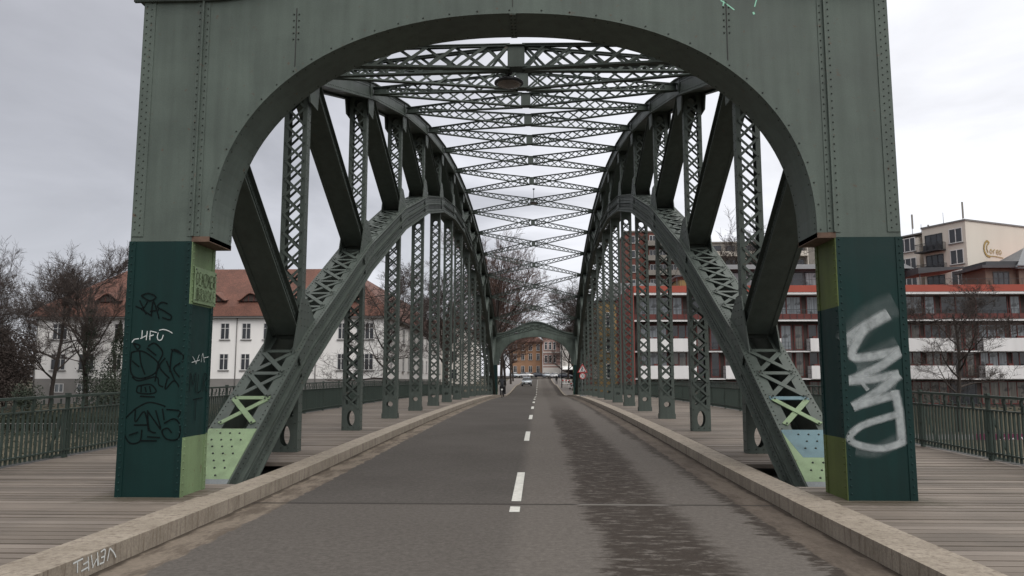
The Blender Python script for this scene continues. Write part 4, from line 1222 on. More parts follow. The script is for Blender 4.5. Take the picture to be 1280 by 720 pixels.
# --- towers and houses behind
def flat_block(name, loc, rot, w_, d_, z0, z1, wall, label, roof='flat', rmat='slate', cat='building', rh=3):
    b_ = empty(name, loc, rot, label=label, cat=cat)
    m_ = MB(); m_.box(0, w_, 0, d_, z0, z1); m_.build('wall', M[wall], b_)
    m_ = MB()
    if roof == 'flat':
        m_.box(-.25, w_+.25, -.25, d_+.25, z1+.001, z1+.35)
    else:
        m_.box(-.4, w_+.4, -.4, d_+.4, z1+.001, z1+.2); hip_roof(m_, -.5, w_+.5, -.5, d_+.5, z1+.2, z1+rh, rh*.8, w_-rh*.8, d_/2, d_/2, 0)
    m_.build('roof', M[rmat], b_)
    return b_
B = flat_block('apartment_tower', (20.2,174,0), 0, 18, 14, 2, 35.2, 'redbrown', 'red-brown apartment tower with grey balconies rising above the balcony block', rmat='balc')
for fl in range(9):
    z = 5.2+fl*3.35
    if z < 15: continue
    for x in (2.2, 16.4): window(B, x, 0, z+.7, 1.7, 1.7, 2, 1, 'wframe', 'gl')
    for (xa, xb) in ((4.6, 14.4),):
        m_ = MB(); m_.box(xa, xb, -1.5, -1.36, z-.1, z+1.05); m_.box(xa, xb, -1.355, -.002, z-.15, z); m_.box(xa, xa+.15, -1.355, -.002, z, z+3.2); m_.box(xb-.15, xb, -1.355, -.002, z, z+3.2); m_.box((xa+xb)/2-.1,(xa+xb)/2+.1,-1.355,-.002,z,z+3.2)
        m_.build('balcony', M['balc'], B)
        for x in (6.2, 8.4, 10.8, 13.0): window(B, x, 0, z+.2, 1.5, 2.3, 2, 1, 'wframe', 'gl', sill=False)
B = flat_block('grey_apartment_block', (39.5,182,0), 0, 26, 14, 2, 34.0, 'balc', 'grey-beige slab block with open balconies above the glazed roof storey', rmat='balc')
for fl in range(9):
    z = 3.6+fl*3.4
    if z < 15: continue
    for x0_ in (1.5, 9.5, 17.5):
        m_ = MB(); m_.box(x0_, x0_+6.5, -1.5, -1.36, z-.1, z+1.05); m_.box(x0_, x0_+6.5, -1.355, -.002, z-.15, z); m_.box(x0_, x0_+.15, -1.355, -.002, z, z+3.2); m_.box(x0_+6.35, x0_+6.5, -1.355, -.002, z, z+3.2); m_.build('balcony', M['beige'], B)
        for x in (1.6, 4.8): window(B, x0_+x, 0, z+.2, 2.2, 2.4, 3, 1, 'dframe', 'gl', sill=False)
B = flat_block('grey_apartment_block', (66,190,0), 0, 30, 14, 2, 33.4, 'balc', 'lowest grey slab block with dark windows between tower and beige hotel', rmat='balc')
for fl in range(4, 9):
    for x in frange(2, 28, 3.7): window(B, x, 0, 3.0+fl*3.4, 2.2, 1.7, 2, 1, 'dframe', 'gl', sill=False)

# ochre house in the gap beside the block
B = flat_block('ochre_house', (9.2,113,0), 0, 12, 14, -.5, 13.2, 'yellow', 'ochre yellow house with a slate roof just left of the red side wall', roof='hip', rh=3.6)
for z in (2.0, 5.8, 9.5):
    for x in (1.6, 4.4, 7.2, 10): window(B, x, 0, z, 1.2, 2.1, 2, 2, 'wframe', 'gl')
    for y in (2, 5, 8, 11): window(B, 0, y, z, 1.2, 2.1, 2, 2, 'wframe', 'gl', -math.pi/2)
B = flat_block('ochre_gabled_house', (22.0,118,0), 0, 7.5, 10, -.5, 17.2, 'yellow', 'top of an ochre house with round gable ornaments above the red roof edge', rmat='slate')
m_ = MB()
for x in (1.5, 5.5): m_.lathe([(.9,-.1),(.9,-.003)], (x, 0, 15.4), 16, 0, 'y'); 
m_.build('gable_ornament', M['balc'], B)

# beige hotel with mobile antennas
B = empty('beige_hotel', (55.5,100,0), R(25.5), label='beige flat-roofed hotel with a gold script sign and roof antennas', cat='building')
mb = MB(); mb.box(0, 26, 0, 6.3, 0, 22.2); mb.box(.9, 26, 6.301, 16, 0, 21.6); mb.box(0, .899, 6.9, 16, 0, 21.2); mb.build('wall', M['beige'], B)
mb = MB(); mb.box(-.12, 26.1, -.12, 6.42, 22.201, 22.42); mb.box(-.1, 26, 6.43, 16.1, 21.61, 21.8); mb.build('roof', M['slab'], B)
for z in (19.5, 16.7, 13.95, 11.2):
    window(B, 0, 1.4, z, 1.9, 1.95, 2, 1, 'wframe', 'gl', -math.pi/2, fr=.1)
    window(B, .9 if z > 30 else 0, 8.7, z-.1, 2.6, 1.95, 3, 1, 'wframe', 'gl', -math.pi/2, fr=.1)
    window(B, 0, 12.5, z-.1, 2.6, 1.95, 3, 1, 'wframe', 'gl', -math.pi/2, fr=.1)
for z in (18.9, 16.1, 13.3):
    window(B, 0, 4.6, z+.1, 2.6, 2.2, 3, 1, 'dframe', 'gl', -math.pi/2, sill=False, fr=.1)
    m_ = MB(); m_.box(-1.5, -.003, 2.9, 6.5, z-.15, z); 
    m_.box(-1.5,-1.46,2.9,6.5,z+.95,z+1.0); m_.box(-1.5,-.003,2.9,2.94,z+.95,z+1.0); m_.box(-1.5,-.003,6.46,6.5,z+.95,z+1.0)
    for k in range(19): m_.box(-1.5,-1.47, 2.92+k*.197, 2.95+k*.197, z, z+.95)
    for k in range(8): m_.box(-1.45+k*.2,-1.42+k*.2, 2.9, 2.93, z, z+.95)
    for k in range(3): m_.box(-.9, -.5, 3.3+k*.9, 3.8+k*.9, z, z+.8)
    m_.build('balcony', M['dframe'], B)
sg = MB()
lg = ribbon([([(5.35,19.55),(4.9,19.8),(4.4,19.3),(4.3,18.5),(4.7,17.9),(5.4,17.75)],.28), ([(5.3,19.5),(4.95,19.3),(4.8,18.8),(5.0,18.3)],.16)]+
  [[(5.5,18.7),(5.35,18.4),(5.6,18.2),(5.8,18.45),(5.6,18.75),(5.5,18.7)],[(6.05,18.7),(6.1,18.2)],[(6.08,18.55),(6.25,18.75),(6.4,18.7)],[(6.6,18.45),(7.0,18.5),(6.85,18.75),(6.6,18.5),(6.75,18.2),(7.0,18.25)],[(7.3,18.7),(7.15,18.4),(7.4,18.2),(7.6,18.45),(7.4,18.75),(7.3,18.7)]]+
  [([(5.2,17.8),(6.3,17.85),(7.9,17.72)],.1)], .10, lambda a, b_: (a-1.0, -.02, b_), (0,-1,0), d0=.05)
lg.build('sign_lettering', M['gold'], B)
def antenna(x, y, z, h_, lab, pan=True):
    a_ = empty('antenna', (x,y,z), label=lab, cat='antenna', group='antennas on the beige hotel roof')
    m_ = MB(); m_.tube([(0,0,0),(0,0,h_)], .035, 6); m_.box(-.2,.2,-.2,.2,0,.1); m_.build('mast', M['galv'], a_)
    if pan: m_ = MB(); m_.box(-.10,.10,-.18,-.05,h_*.35,h_-.05); m_.box(-.05,.05,-.07,-.04,h_*.5,h_*.6); m_.build('panel_antenna', M['balc'], a_)
def onroof(lx, ly):
    c, s_ = math.cos(R(25.5)), math.sin(R(25.5)); return 55.5+c*lx-s_*ly, 100+s_*lx+c*ly
for (lx, ly, z, h_, lab, pn) in ((1.6,11.5,21.81,2.9,'leftmost antenna mast on the beige hotel roof',True),(1.8,9.2,21.81,3.2,'tallest antenna mast on the left part of the beige hotel roof',True),(2.2,8.1,21.81,1.6,'short stub antenna right of the tallest mast on the hotel roof',False),(2.4,7.2,21.81,1.4,'low double antenna beside the short stub on the hotel roof',True),(3.2,5.4,22.43,2.2,'thin antenna mast near the step in the hotel roof',False),(5.2,4.0,22.43,3.6,'lone antenna mast above the gold sign of the hotel',True)):
    x, y = onroof(lx, ly); antenna(x, y, z, h_, lab, pn)
# brown house with orange roof in front of it
B = empty('brown_house', (57.5,93,0), label='brown plaster house with an orange tiled roof and zinc hip at the right edge', cat='building')
mb = MB(); mb.box(0, 20, 0, 10, 5, 15.0); mb.box(-3.6, -.01, .5, 6, 5, 15.0); mb.build('wall', M['brownwall'], B)
mb = MB()
mb.face([(-.4,-.5,15.05),(20.4,-.5,15.05),(17,5,18.6),(4.6,5,18.6)], 0); mb.face([(20.4,10.5,15.05),(-.4,10.5,15.05),(4.6,5,18.6),(17,5,18.6)], 0)
mb.face([(-.4,10.5,15.05),(-.4,-.5,15.05),(4.6,5,18.6)], 1); mb.face([(20.4,-.5,15.05),(20.4,10.5,15.05),(17,5,18.6)], 0)
mb.box(-.4, 20.4, -.5, 10.5, 14.85, 15.04, 1)
mb.raw([(-.5,-.7,15.1),(.6,-.6,15.1),(5.1,5,18.75),(4.2,5,18.75),(-.5,-.7,15.25),(.6,-.6,15.25),(5.1,5,18.95),(4.2,5,18.95)], [(0,1,2,3),(4,7,6,5),(0,4,5,1),(1,5,6,2),(2,6,7,3),(3,7,4,0)], 1)
mb.build('roof', [M['tile2'], M['zinc']], B)
mb = MB(); mb.box(-4.3, -.45, -.2, 6.2, 15.005, 15.35); mb.box(-3.4, 1.0, .6, 5.8, 15.36, 15.9); mb.build('flat_roof', M['slate'], B)
window(B, -1.8, .5, 12.2, 1.9, 2.4, 3, 3, 'dframe', 'gl', sill=False, fr=.12); window(B, 3.4, 0, 12.0, 1.1, 1.6, 1, 1, 'dframe', 'gl'); window(B, 8.0, 0, 12.0, 1.1, 1.6, 1, 1, 'dframe', 'gl')
mb = MB(); mb.box(0.6, 16, -2.6, -.003, 11.35, 11.5); mb.prism([(-2.8,11.2),(-.003,12.2),(-.003,12.35),(-2.8,11.35)],'x',2.2,16); mb.build('porch_roof', M['tile2'], B)

# far end of the street
B = flat_block('orange_house', (-8.4,240,0), 0, 10, 12, 2, 13.4, 'orangewall', 'orange house closing the street beyond the far portal', roof='hip', rmat='tile')
for z in (4.2, 8.0, 10.9):
    for x in frange(1.5, 8.6, 2.4): window(B, x, 0, z, 1.1, 2.0, 2, 2, 'wframe', 'gl')
B = flat_block('pink_house', (1.7,236,0), 0, 5.2, 12, 2, 15, 'pink', 'narrow pink house with a white ground floor beside the orange house', roof='hip', rmat='slate', rh=2.5)
for z in (7.0, 11.0):
    for x in (.9, 2.2, 3.5): window(B, x, 0, z, .9, 2.4, 1, 2, 'wframe', 'gl', fr=.14)
    m_ = MB(); m_.box(-.1,5.3,-.2,-.004,z-.9,z-.6); m_.build('cornice_band', M['paleh'], B)
m_ = MB(); m_.box(0,5.2,-.6,-.003,2,5.6); m_.build('ground_floor', M['paleh'], B)
B = flat_block('white_corner_house', (6.9,228,0), 0, 16, 12, 2, 15.5, 'paleh', 'pale house at the right end of the street with a white awning', roof='hip', rmat='slate', rh=2.5)
for z in (8, 12):
    for x in frange(4, 15, 3.6): window(B, x, 0, z, 1.2, 2.0, 2, 2, 'wframe', 'gl')
m_ = MB(); m_.prism([(-2.4,5.0),(-.003,5.9),(-.003,5.75),(-2.4,4.8)],'x',.3,9.5); m_.build('awning', M['white'], B)
window(B, 5, 0, 2.6, 7, 2.2, 5, 1, 'dframe', 'gl', sill=False)
B = flat_block('grey_terrace_house', (-34,150,0), 0, 20, 40, -1, 12, 'paleh', 'pale terrace house behind the trees on the left side of the street', roof='hip', rmat='tile')
for z in (2, 5.5, 9):
    for x in frange(2, 18, 3.2): window(B, x, 0, z, 1.2, 1.9, 2, 2, 'wframe', 'gl')
    for y in frange(3, 37, 4.2): window(B, 20, y, z, 1.2, 1.9, 2, 2, 'wframe', 'gl', math.pi/2)
B = flat_block('brick_side_house', (10.5,150,0), 0, 9, 45, 0, 12.5, 'redbrown', 'brick house behind the bare trees on the right side of the street', roof='hip', rmat='slate')
for z in (2.5, 6, 9.4):
    for y in frange(3, 42, 4.8): window(B, 0, y, z, 1.2, 1.9, 2, 2, 'wframe', 'gl', -math.pi/2)

# ------------------------------------------------------------------ trees
def grow(seed, H_, spread=.55, levels=5, first=.25, lean=(0,0), trunk_r=None, nfork=(4,6), up=.25, twig=.0145):
    rg = random.Random(seed); T = MB(); C_ = MB()
    r0 = trunk_r or H_*.016
    def branch(p, d, L_, r, lvl):
        n = 5 if lvl < 2 else (4 if lvl < 4 else 3)
        pts = [p]; rad = [r]; dd = d.copy(); q = p.copy()
        wob = .10 if lvl == 0 else .22
        for i in range(n):
            dd = (dd + Vector((rg.uniform(-1,1), rg.uniform(-1,1), rg.uniform(-.6,1)*1.0))*wob + Vector((0,0,up*.12*(1 if lvl else .3)))).normalized()
            q = q+dd*L_/n; pts.append(q.copy()); rad.append(max(twig*.6, r*(1-.72*(i+1)/n) if lvl else r*(1-.6*(i+1)/n)))
        (T if lvl <= 1 else C_).tube(pts, rad, 9 if lvl == 0 else (6 if lvl == 1 else (4 if lvl == 2 else 3)), cap=False)
        if lvl >= levels: return
        k = rg.randint(*nfork) if lvl else rg.randint(9, 11)
        if lvl >= 3: k = rg.randint(4,6)
        for j in range(k):
            t = (first+(1-first)*(j+rg.random()*.6)/k) if lvl == 0 else (.22+.78*(j+rg.random()*.7)/k)
            t = min(t, .99); ii = min(int(t*n), n-1); f = t*n-ii
            b0 = pts[ii].lerp(pts[ii+1], f); br = rad[ii]*(1-f)+rad[ii+1]*f
            dir_ = (pts[ii+1]-pts[ii]).normalized()
            az = rg.uniform(0, 2*math.pi); ax = dir_.orthogonal().normalized(); ax.rotate(Matrix.Rotation(az, 3, dir_))
            ang = rg.uniform(.45, 1.0)*(1.1 if lvl == 0 else .95)*(spread/.55)
            nd = dir_.copy(); nd.rotate(Matrix.Rotation(ang, 3, ax))
            if nd.z < -.25: nd.z *= -.3; nd.normalize()
            ll = L_*(rg.uniform(.42,.68) if lvl else rg.uniform(.36,.56)*(1.15-.4*t))
            branch(b0, nd, ll, max(twig, br*rg.uniform(.5,.72)), lvl+1)
    branch(Vector((0,0,-.3)), Vector((lean[0],lean[1],1)).normalized(), H_*.80, r0, 0)
    return T, C_
PROTO = {}
def tree(kind, x, y, z, h_, label, rot=None, group='bare winter trees', lean=(0,0), tw='twig'):
    rg = random.Random(int(x*13+y*7))
    P = {'a':(11,15,.6),'b':(23,15,.5),'c':(37,15,.72),'d':(51,15,.55),'e':(64,15,.85)}[kind]
    key = (kind, tw)
    rot = rg.uniform(0, 6.28) if rot is None else rot
    if key not in PROTO:
        T, C_ = grow(P[0], P[1], P[2])
        root = empty('tree', (x,y,z), rot, label=label, cat='tree', group=group)
        T.build('trunk', M['wood'], root); C_.build('crown', M[tw], root)
        root.scale = (h_/15,)*3; PROTO[key] = root; return root
    c = copy_tree(PROTO[key], None, (x,y,z), rot, label, h_/15); c['group'] = group
    return c
tg = 'bare trees on the left bank'
tree('c', -54.6, 86, -1.1, 15.5, 'bare tree with a dividing trunk in front of the left end of the white house', .6, tg)
iv = tree('b', -49.3, 84, -1.1, 16.8, 'bare tree with an ivy-covered trunk next to the left portal pillar', 2.0, tg)
tree('a', -60.5, 80, -1.1, 14.5, 'tall bare tree at the left edge on the river bank', None, tg)
tree('d', -72, 112, -1, 17.5, 'bare tree behind the left gable of the white house', None, tg)
tree('a', -64, 119, -1, 19, 'bare tree rising above the left hip of the red roof', None, tg)
tree('c', -84, 108, -1, 17.5, 'farthest left bare tree behind the white house', None, tg)
tree('b', -77, 126, -1, 18.5, 'bare tree deep in the grove at the left edge', None, tg)
tree('e', -55, 126, -1, 21.5, 'broad bare tree showing over the red roof beside the portal', None, tg)
tree('e', -16.4, 84, -1.0, 16, 'broad bare tree in front of the right corner of the white house', 1.0, tg)
tree('d', -11.5, 101, -.6, 16.5, 'bare tree between the white house wing and the bridge', None, tg)
tree('a', -14.5, 122, -.4, 18, 'bare tree behind the hangers near the white house wing', None, tg)
for i, (x, y, h_, k_, lab) in enumerate(((-70,97,16,'d','bare tree leaning over the left gable of the white house'),(-62,104,17,'b','bare tree close behind the left roof hip'),(-59,112,18,'c','bare tree between the two tall ones over the roof hip'),(-80,95,16,'e','spreading bare tree cut by the left picture edge'),(-50,118,19.5,'a','bare tree whose top shows over the ridge left of the portal'),(-92,120,18,'d','bare tree far out in the left grove'))):
    tree(k_, x, y, -1, h_, lab, None, tg)
# ivy on the trunk, and evergreen shrubs
def leaves(n, fn, size, seed=1):
    rg = random.Random(seed); m_ = MB()
    for i in range(n):
        p = Vector(fn(rg)); u = Vector((rg.uniform(-1,1),rg.uniform(-1,1),rg.uniform(-1,1))).normalized(); v_ = u.orthogonal().normalized()
        s_ = size*rg.uniform(.6,1.3)
        m_.face([tuple(p-u*s_), tuple(p-v_*s_*.6), tuple(p+u*s_), tuple(p+v_*s_*.6)])
    return m_
def ivf(rg):
    z = rg.uniform(0, 9.5)*1.0; a = rg.uniform(0,6.28); r_ = abs(rg.gauss(.55,.35))*(1.15-z/12)
    return (math.cos(a)*r_, math.sin(a)*r_, z)
leaves(2600, ivf, .10, 4).build('ivy', M['ivy'], iv)
def shrub(x, y, z, r_, h_, n, label, seed, mat='ivy', conical=False):
    lumps = [(random.Random(seed+i).uniform(-.5,.5)*r_, random.Random(seed+50+i).uniform(-.5,.5)*r_, random.Random(seed+90+i).uniform(.25,.8)*h_, random.Random(seed+130+i).uniform(.35,.6)*r_) for i in range(9)]
    def f(rg):
        if conical:
            zz = rg.random()**1.3*h_; a = rg.uniform(0,6.28); rr = r_*(1-zz/h_)*(.55+.45*rg.random())*(1+.25*math.sin(a*3+zz*2)); return (math.cos(a)*rr, math.sin(a)*rr, zz)
        l = lumps[rg.randrange(9)]; d = Vector((rg.gauss(0,1),rg.gauss(0,1),rg.gauss(0,1))).normalized()*l[3]*rg.uniform(.6,1.1)
        return (l[0]+d.x, l[1]+d.y, max(.05, l[2]+d.z*1.2))
    root = empty('shrub', (x,y,z), label=label, cat='shrub', group='evergreen shrubs on the left bank')
    leaves(n, f, .10, seed).build('foliage', M[mat], root)
    m_ = MB()
    for k in range(5): m_.tube([(0,0,-.2),(lumps[k][0]*.5,lumps[k][1]*.5,h_*.3),(lumps[k][0],lumps[k][1],h_*.6)], [.07,.05,.02], 5)
    m_.build('stem', M['wood'], root)
shrub(-46.0, 84, -1.2, 2.6, 9.5, 5200, 'dark conical evergreen beside the left portal pillar', 5, conical=True)
shrub(-52.6, 79, -1.6, 1.8, 2.4, 1600, 'low dark shrub below the white house plinth', 8)
shrub(-58.6, 84, -1.6, 3.6, 8.6, 16000, 'tall dark thicket at the left edge of the bank', 9, 'twig')
shrub(-44.0, 80, -1.6, 2.6, 3.6, 2400, 'rounded evergreen shrub below the white house wall', 10)
rgh = random.Random(5)
hm = leaves(30000, lambda rg: (rg.uniform(-32,32), rg.gauss(0,.55)+.5*math.sin(rg.random()*40), abs(rg.gauss(0,1))*.75*(1) if rg.random() < .3 else rg.uniform(0,1.65)), .12, 12)
hd = empty('hedge', (-44,77.6,-3.2), label='long dark hedge along the left bank below the white house', cat='hedge')
hm.build('foliage', M['hedge'], hd)
# riverside fence, left bank
fr = empty('riverside_fence', (-44, 74.6, -3.5), label='low pale riverside fence seen through the left railing', cat='fence')
mb = MB()
for z in (.12, .98): mb.box(-32, 32, -.02, .02, z, z+.06)
for x in frange(-31.8, 31.8, .3): mb.box(x-.012, x+.012, -.012, .012, .18, .98)
mb.build('rails', M['slab'], fr)
mb = MB()
for x in frange(-32, 32, 2.5): mb.box(x-.04, x+.04, -.04, .04, -.3, 1.1)
mb.build('posts', M['slab'], fr)
# grass and scrub on the bank
gm = leaves(16000, lambda rg: (lambda x, y: (x, y, ground_z(x, y)+abs(rg.gauss(0,.16))))(rg.uniform(-80,-9), rg.uniform(60,76)), .10, 22)
tag(gm.build('bank_grass', M['hedge']), 'rough olive-brown grass on the left river bank', 'grass', kind='stuff')

def fwx(rg):
    sd = rg.choice((-1,-1,1)); x = rg.uniform(75, 420)*sd if sd > 0 else rg.uniform(-420, -66)
    hh = 12+3.0*math.sin(x*.06)+2*math.sin(x*.21+1)+1.5*math.sin(x*.7)
    return (x, rg.uniform(170,215), rg.random()**.8*hh)
tag(leaves(60000, fwx, .52, 31).build('far_woods', M['wood']), 'dark band of leafless woods on the horizon beyond both banks', 'woods', kind='stuff')
# street trees beyond the far portal
names = ['first','second','third','fourth','fifth','sixth','seventh','eighth']
for i, (y, h_, k_) in enumerate(((98,19.5,'b'),(109,17,'a'),(121,17,'d'),(138,15.5,'c'),(158,14,'a'),(182,13,'b'))):
    tree(k_, -5.3-(i % 2)*.3, y, zr(y)+.1, h_, '%s bare street tree beyond the far portal on the left pavement' % names[i], None, 'bare trees along the left pavement', tw='redtwig')
for i, (y, h_, k_) in enumerate(((99,13.5,'d'),(112,14,'b'),(128,13,'a'),(150,12,'c'))):
    tree(k_, 6.1, y, zr(y)+.1, h_, '%s bare street tree beyond the far portal on the right pavement' % names[i], None, 'bare trees along the right pavement')
tree('e', 41.5, 78, -3.4, 15.0, 'wide bare tree in front of the balcony block right of the portal', .3, 'bare trees on the right bank')
tree('b', 37.5, 128, 0, 29, 'tall bare tree behind the balcony block seen through the truss', None, 'bare trees on the right bank')

# ------------------------------------------------------------------ lamps
def hang_lamp(x, y, ztop, zl, label):
    a_ = empty('hanging_lamp', (x,y,zl), label=label, cat='street lamp', group='lamps hung from the cross bracing')
    m_ = MB(); m_.tube([(0,0,.12),(0,0,ztop-zl)], .018, 6); m_.box(-.06,.06,-.06,.06,ztop-zl-.06,ztop-zl); m_.build('rod', M['black'], a_)
    m_ = MB(); m_.lathe([(.08,.10),(.12,.075),(.23,.05),(.265,.025),(.265,.0),(.235,-.012)], n=28); m_.build('housing', M['dframe'], a_)
    m_ = MB(); m_.lathe([(.228,-.0125),(.20,-.03),(.10,-.045),(.02,-.048)], n=28); m_.build('lens', M['glasslamp'], a_)
hang_lamp(-.14, 13.45, 7.25, 7.0, 'round lamp under the nearest cross bracing above the road')
hang_lamp(.12, 45.7, 13.2, 12.3, 'round lamp under the cross bracing at mid bridge')
hang_lamp(-1.95, 80.3, 7.6, 6.55, 'small lamp near the far portal left of the road middle')
def pole_lamp(x, y, h_, label, s_=1):
    z = zr(y)+.1
    a_ = empty('street_lamp', (x,y,z), label=label, cat='street lamp')
    m_ = MB(); m_.tube([(0,0,0),(0,0,h_*.5),(0,0,h_)], [.09,.07,.045], 8); m_.tube([(0,0,h_),(s_*.5,0,h_+.25),(s_*1.1,0,h_+.3)], .03, 6); m_.build('pole', M['dframe'], a_)
    m_ = MB(); m_.prism([(-.12,0),(.12,0),(.09,.1),(-.09,.1)],'x', min(s_*1.0,s_*1.6), max(s_*1.0,s_*1.6)); 
    for i in range(len(m_.v)): m_.v[i] = (m_.v[i][0], m_.v[i][1], m_.v[i][2]+h_+.24)
    m_.build('lamp_head', M['slab'], a_)
pole_lamp(4.1, 126, 7.6, 'dark street lamp on the right pavement beyond the far portal', -1)
pole_lamp(-3.95, 100, 7.2, 'grey street lamp just behind the far left pillar', 1)

# ------------------------------------------------------------------ traffic sign, barriers, bollard
sg = empty('road_sign', (3.78, 60.5, zr(60.5)+KH), label='roadworks triangle above a red ring 30 sign on the right kerb before the far portal', cat='road sign')
sg.scale = (.8,.8,.8)
m_ = MB(); m_.tube([(0,0,0),(0,0,3.15)], .035, 8); m_.box(-.3,.3,-.2,.2,0,.1); m_.build('post', M['galv'], sg)
m_ = MB(); tri = [(-.5,2.28),(.5,2.28),(0,3.14)]
m_.prism(tri, 'y', -.07, -.05); ts = m_.build('triangle_sign', M['signred'], sg)
m_ = MB(); m_.prism([(-.36,2.355),(.36,2.355),(0,2.98)], 'y', -.074, -.0705); m_.build('sign_face', M['signwhite'], ts)
m_ = MB(); W_ = lambda P: m_.prism(P, 'y', -.078, -.0745)
W_([(-.05,2.80),(.03,2.80),(.03,2.87),(-.05,2.87)]); W_([(-.10,2.62),(-.02,2.58),(.03,2.77),(-.07,2.79)]); W_([(-.10,2.62),(-.04,2.60),(-.12,2.38),(-.19,2.38)]); W_([(-.05,2.60),(.0,2.60),(.05,2.38),(-.01,2.38)]); W_([(-.03,2.74),(.14,2.56),(.16,2.58),(.0,2.77)]); W_([(.10,2.38),(.29,2.38),(.2,2.5)]); m_.build('pictogram', M['black'], ts)
m_ = MB(); m_.lathe([(.31,-.07),(.31,-.05)], (0,0,1.95), 28, 0, 'y'); rs = m_.build('ring_sign', M['signred'], sg)
m_ = MB(); m_.lathe([(.235,-.074),(.235,-.0705)], (0,0,1.95), 28, 0, 'y'); m_.build('sign_face', M['signwhite'], rs)
m_ = ribbon([([(-.15,2.06),(-.08,2.09),(-.03,2.04),(-.08,1.97),(-.03,1.90),(-.08,1.82),(-.16,1.85)],.04), ([(.09,2.08),(.03,2.02),(.03,1.88),(.09,1.82),(.15,1.88),(.15,2.02),(.09,2.08)],.04)], .04, lambda a,b_:(a,-.0745,b_), (0,-1,0), res=4)
m_.build('digits', M['black'], rs)
def barrier(x, y, rot, label):
    b_ = empty('road_barrier', (x,y,zr(y)+.12), rot, label=label, cat='barrier', group='white roadworks barriers beyond the far portal')
    m_ = MB()
    m_.box(-.95,.95,-.05,.05,.72,.98); m_.box(-.95,.95,-.05,.05,.22,.40)
    for x_ in (-.93,-.35,.25,.85): m_.box(x_,x_+.08,-.045,.045,.40,.72)
    m_.build('barrier_body', M['white'], b_)
    m_ = MB()
    for x_ in (-.7,-.1,.5): m_.box(x_,x_+.3,-.054,-.0505,.76,.94)
    m_.build('red_stripe', M['signred'], b_)
    m_ = MB()
    for x_ in (-.8,.7): m_.box(x_,x_+.12,-.35,.35,0,.215)
    m_.build('foot', M['black'], b_)
barrier(5.9, 120, .1, 'white barrier nearest the far right pillar'); barrier(6.6, 131, .5, 'second white barrier behind the first on the right pavement'); barrier(5.3, 141, -.2, 'third white barrier farther along the right pavement')
bl = empty('bollard', (-3.95,93.5,zr(93.5)+.1), label='pale bollard on the left pavement behind the far pillar', cat='bollard')
m_ = MB(); m_.lathe([(.11,0),(.11,.9),(.08,1.0),(.02,1.02)], n=12); m_.build('bollard_body', M['concrete'], bl)

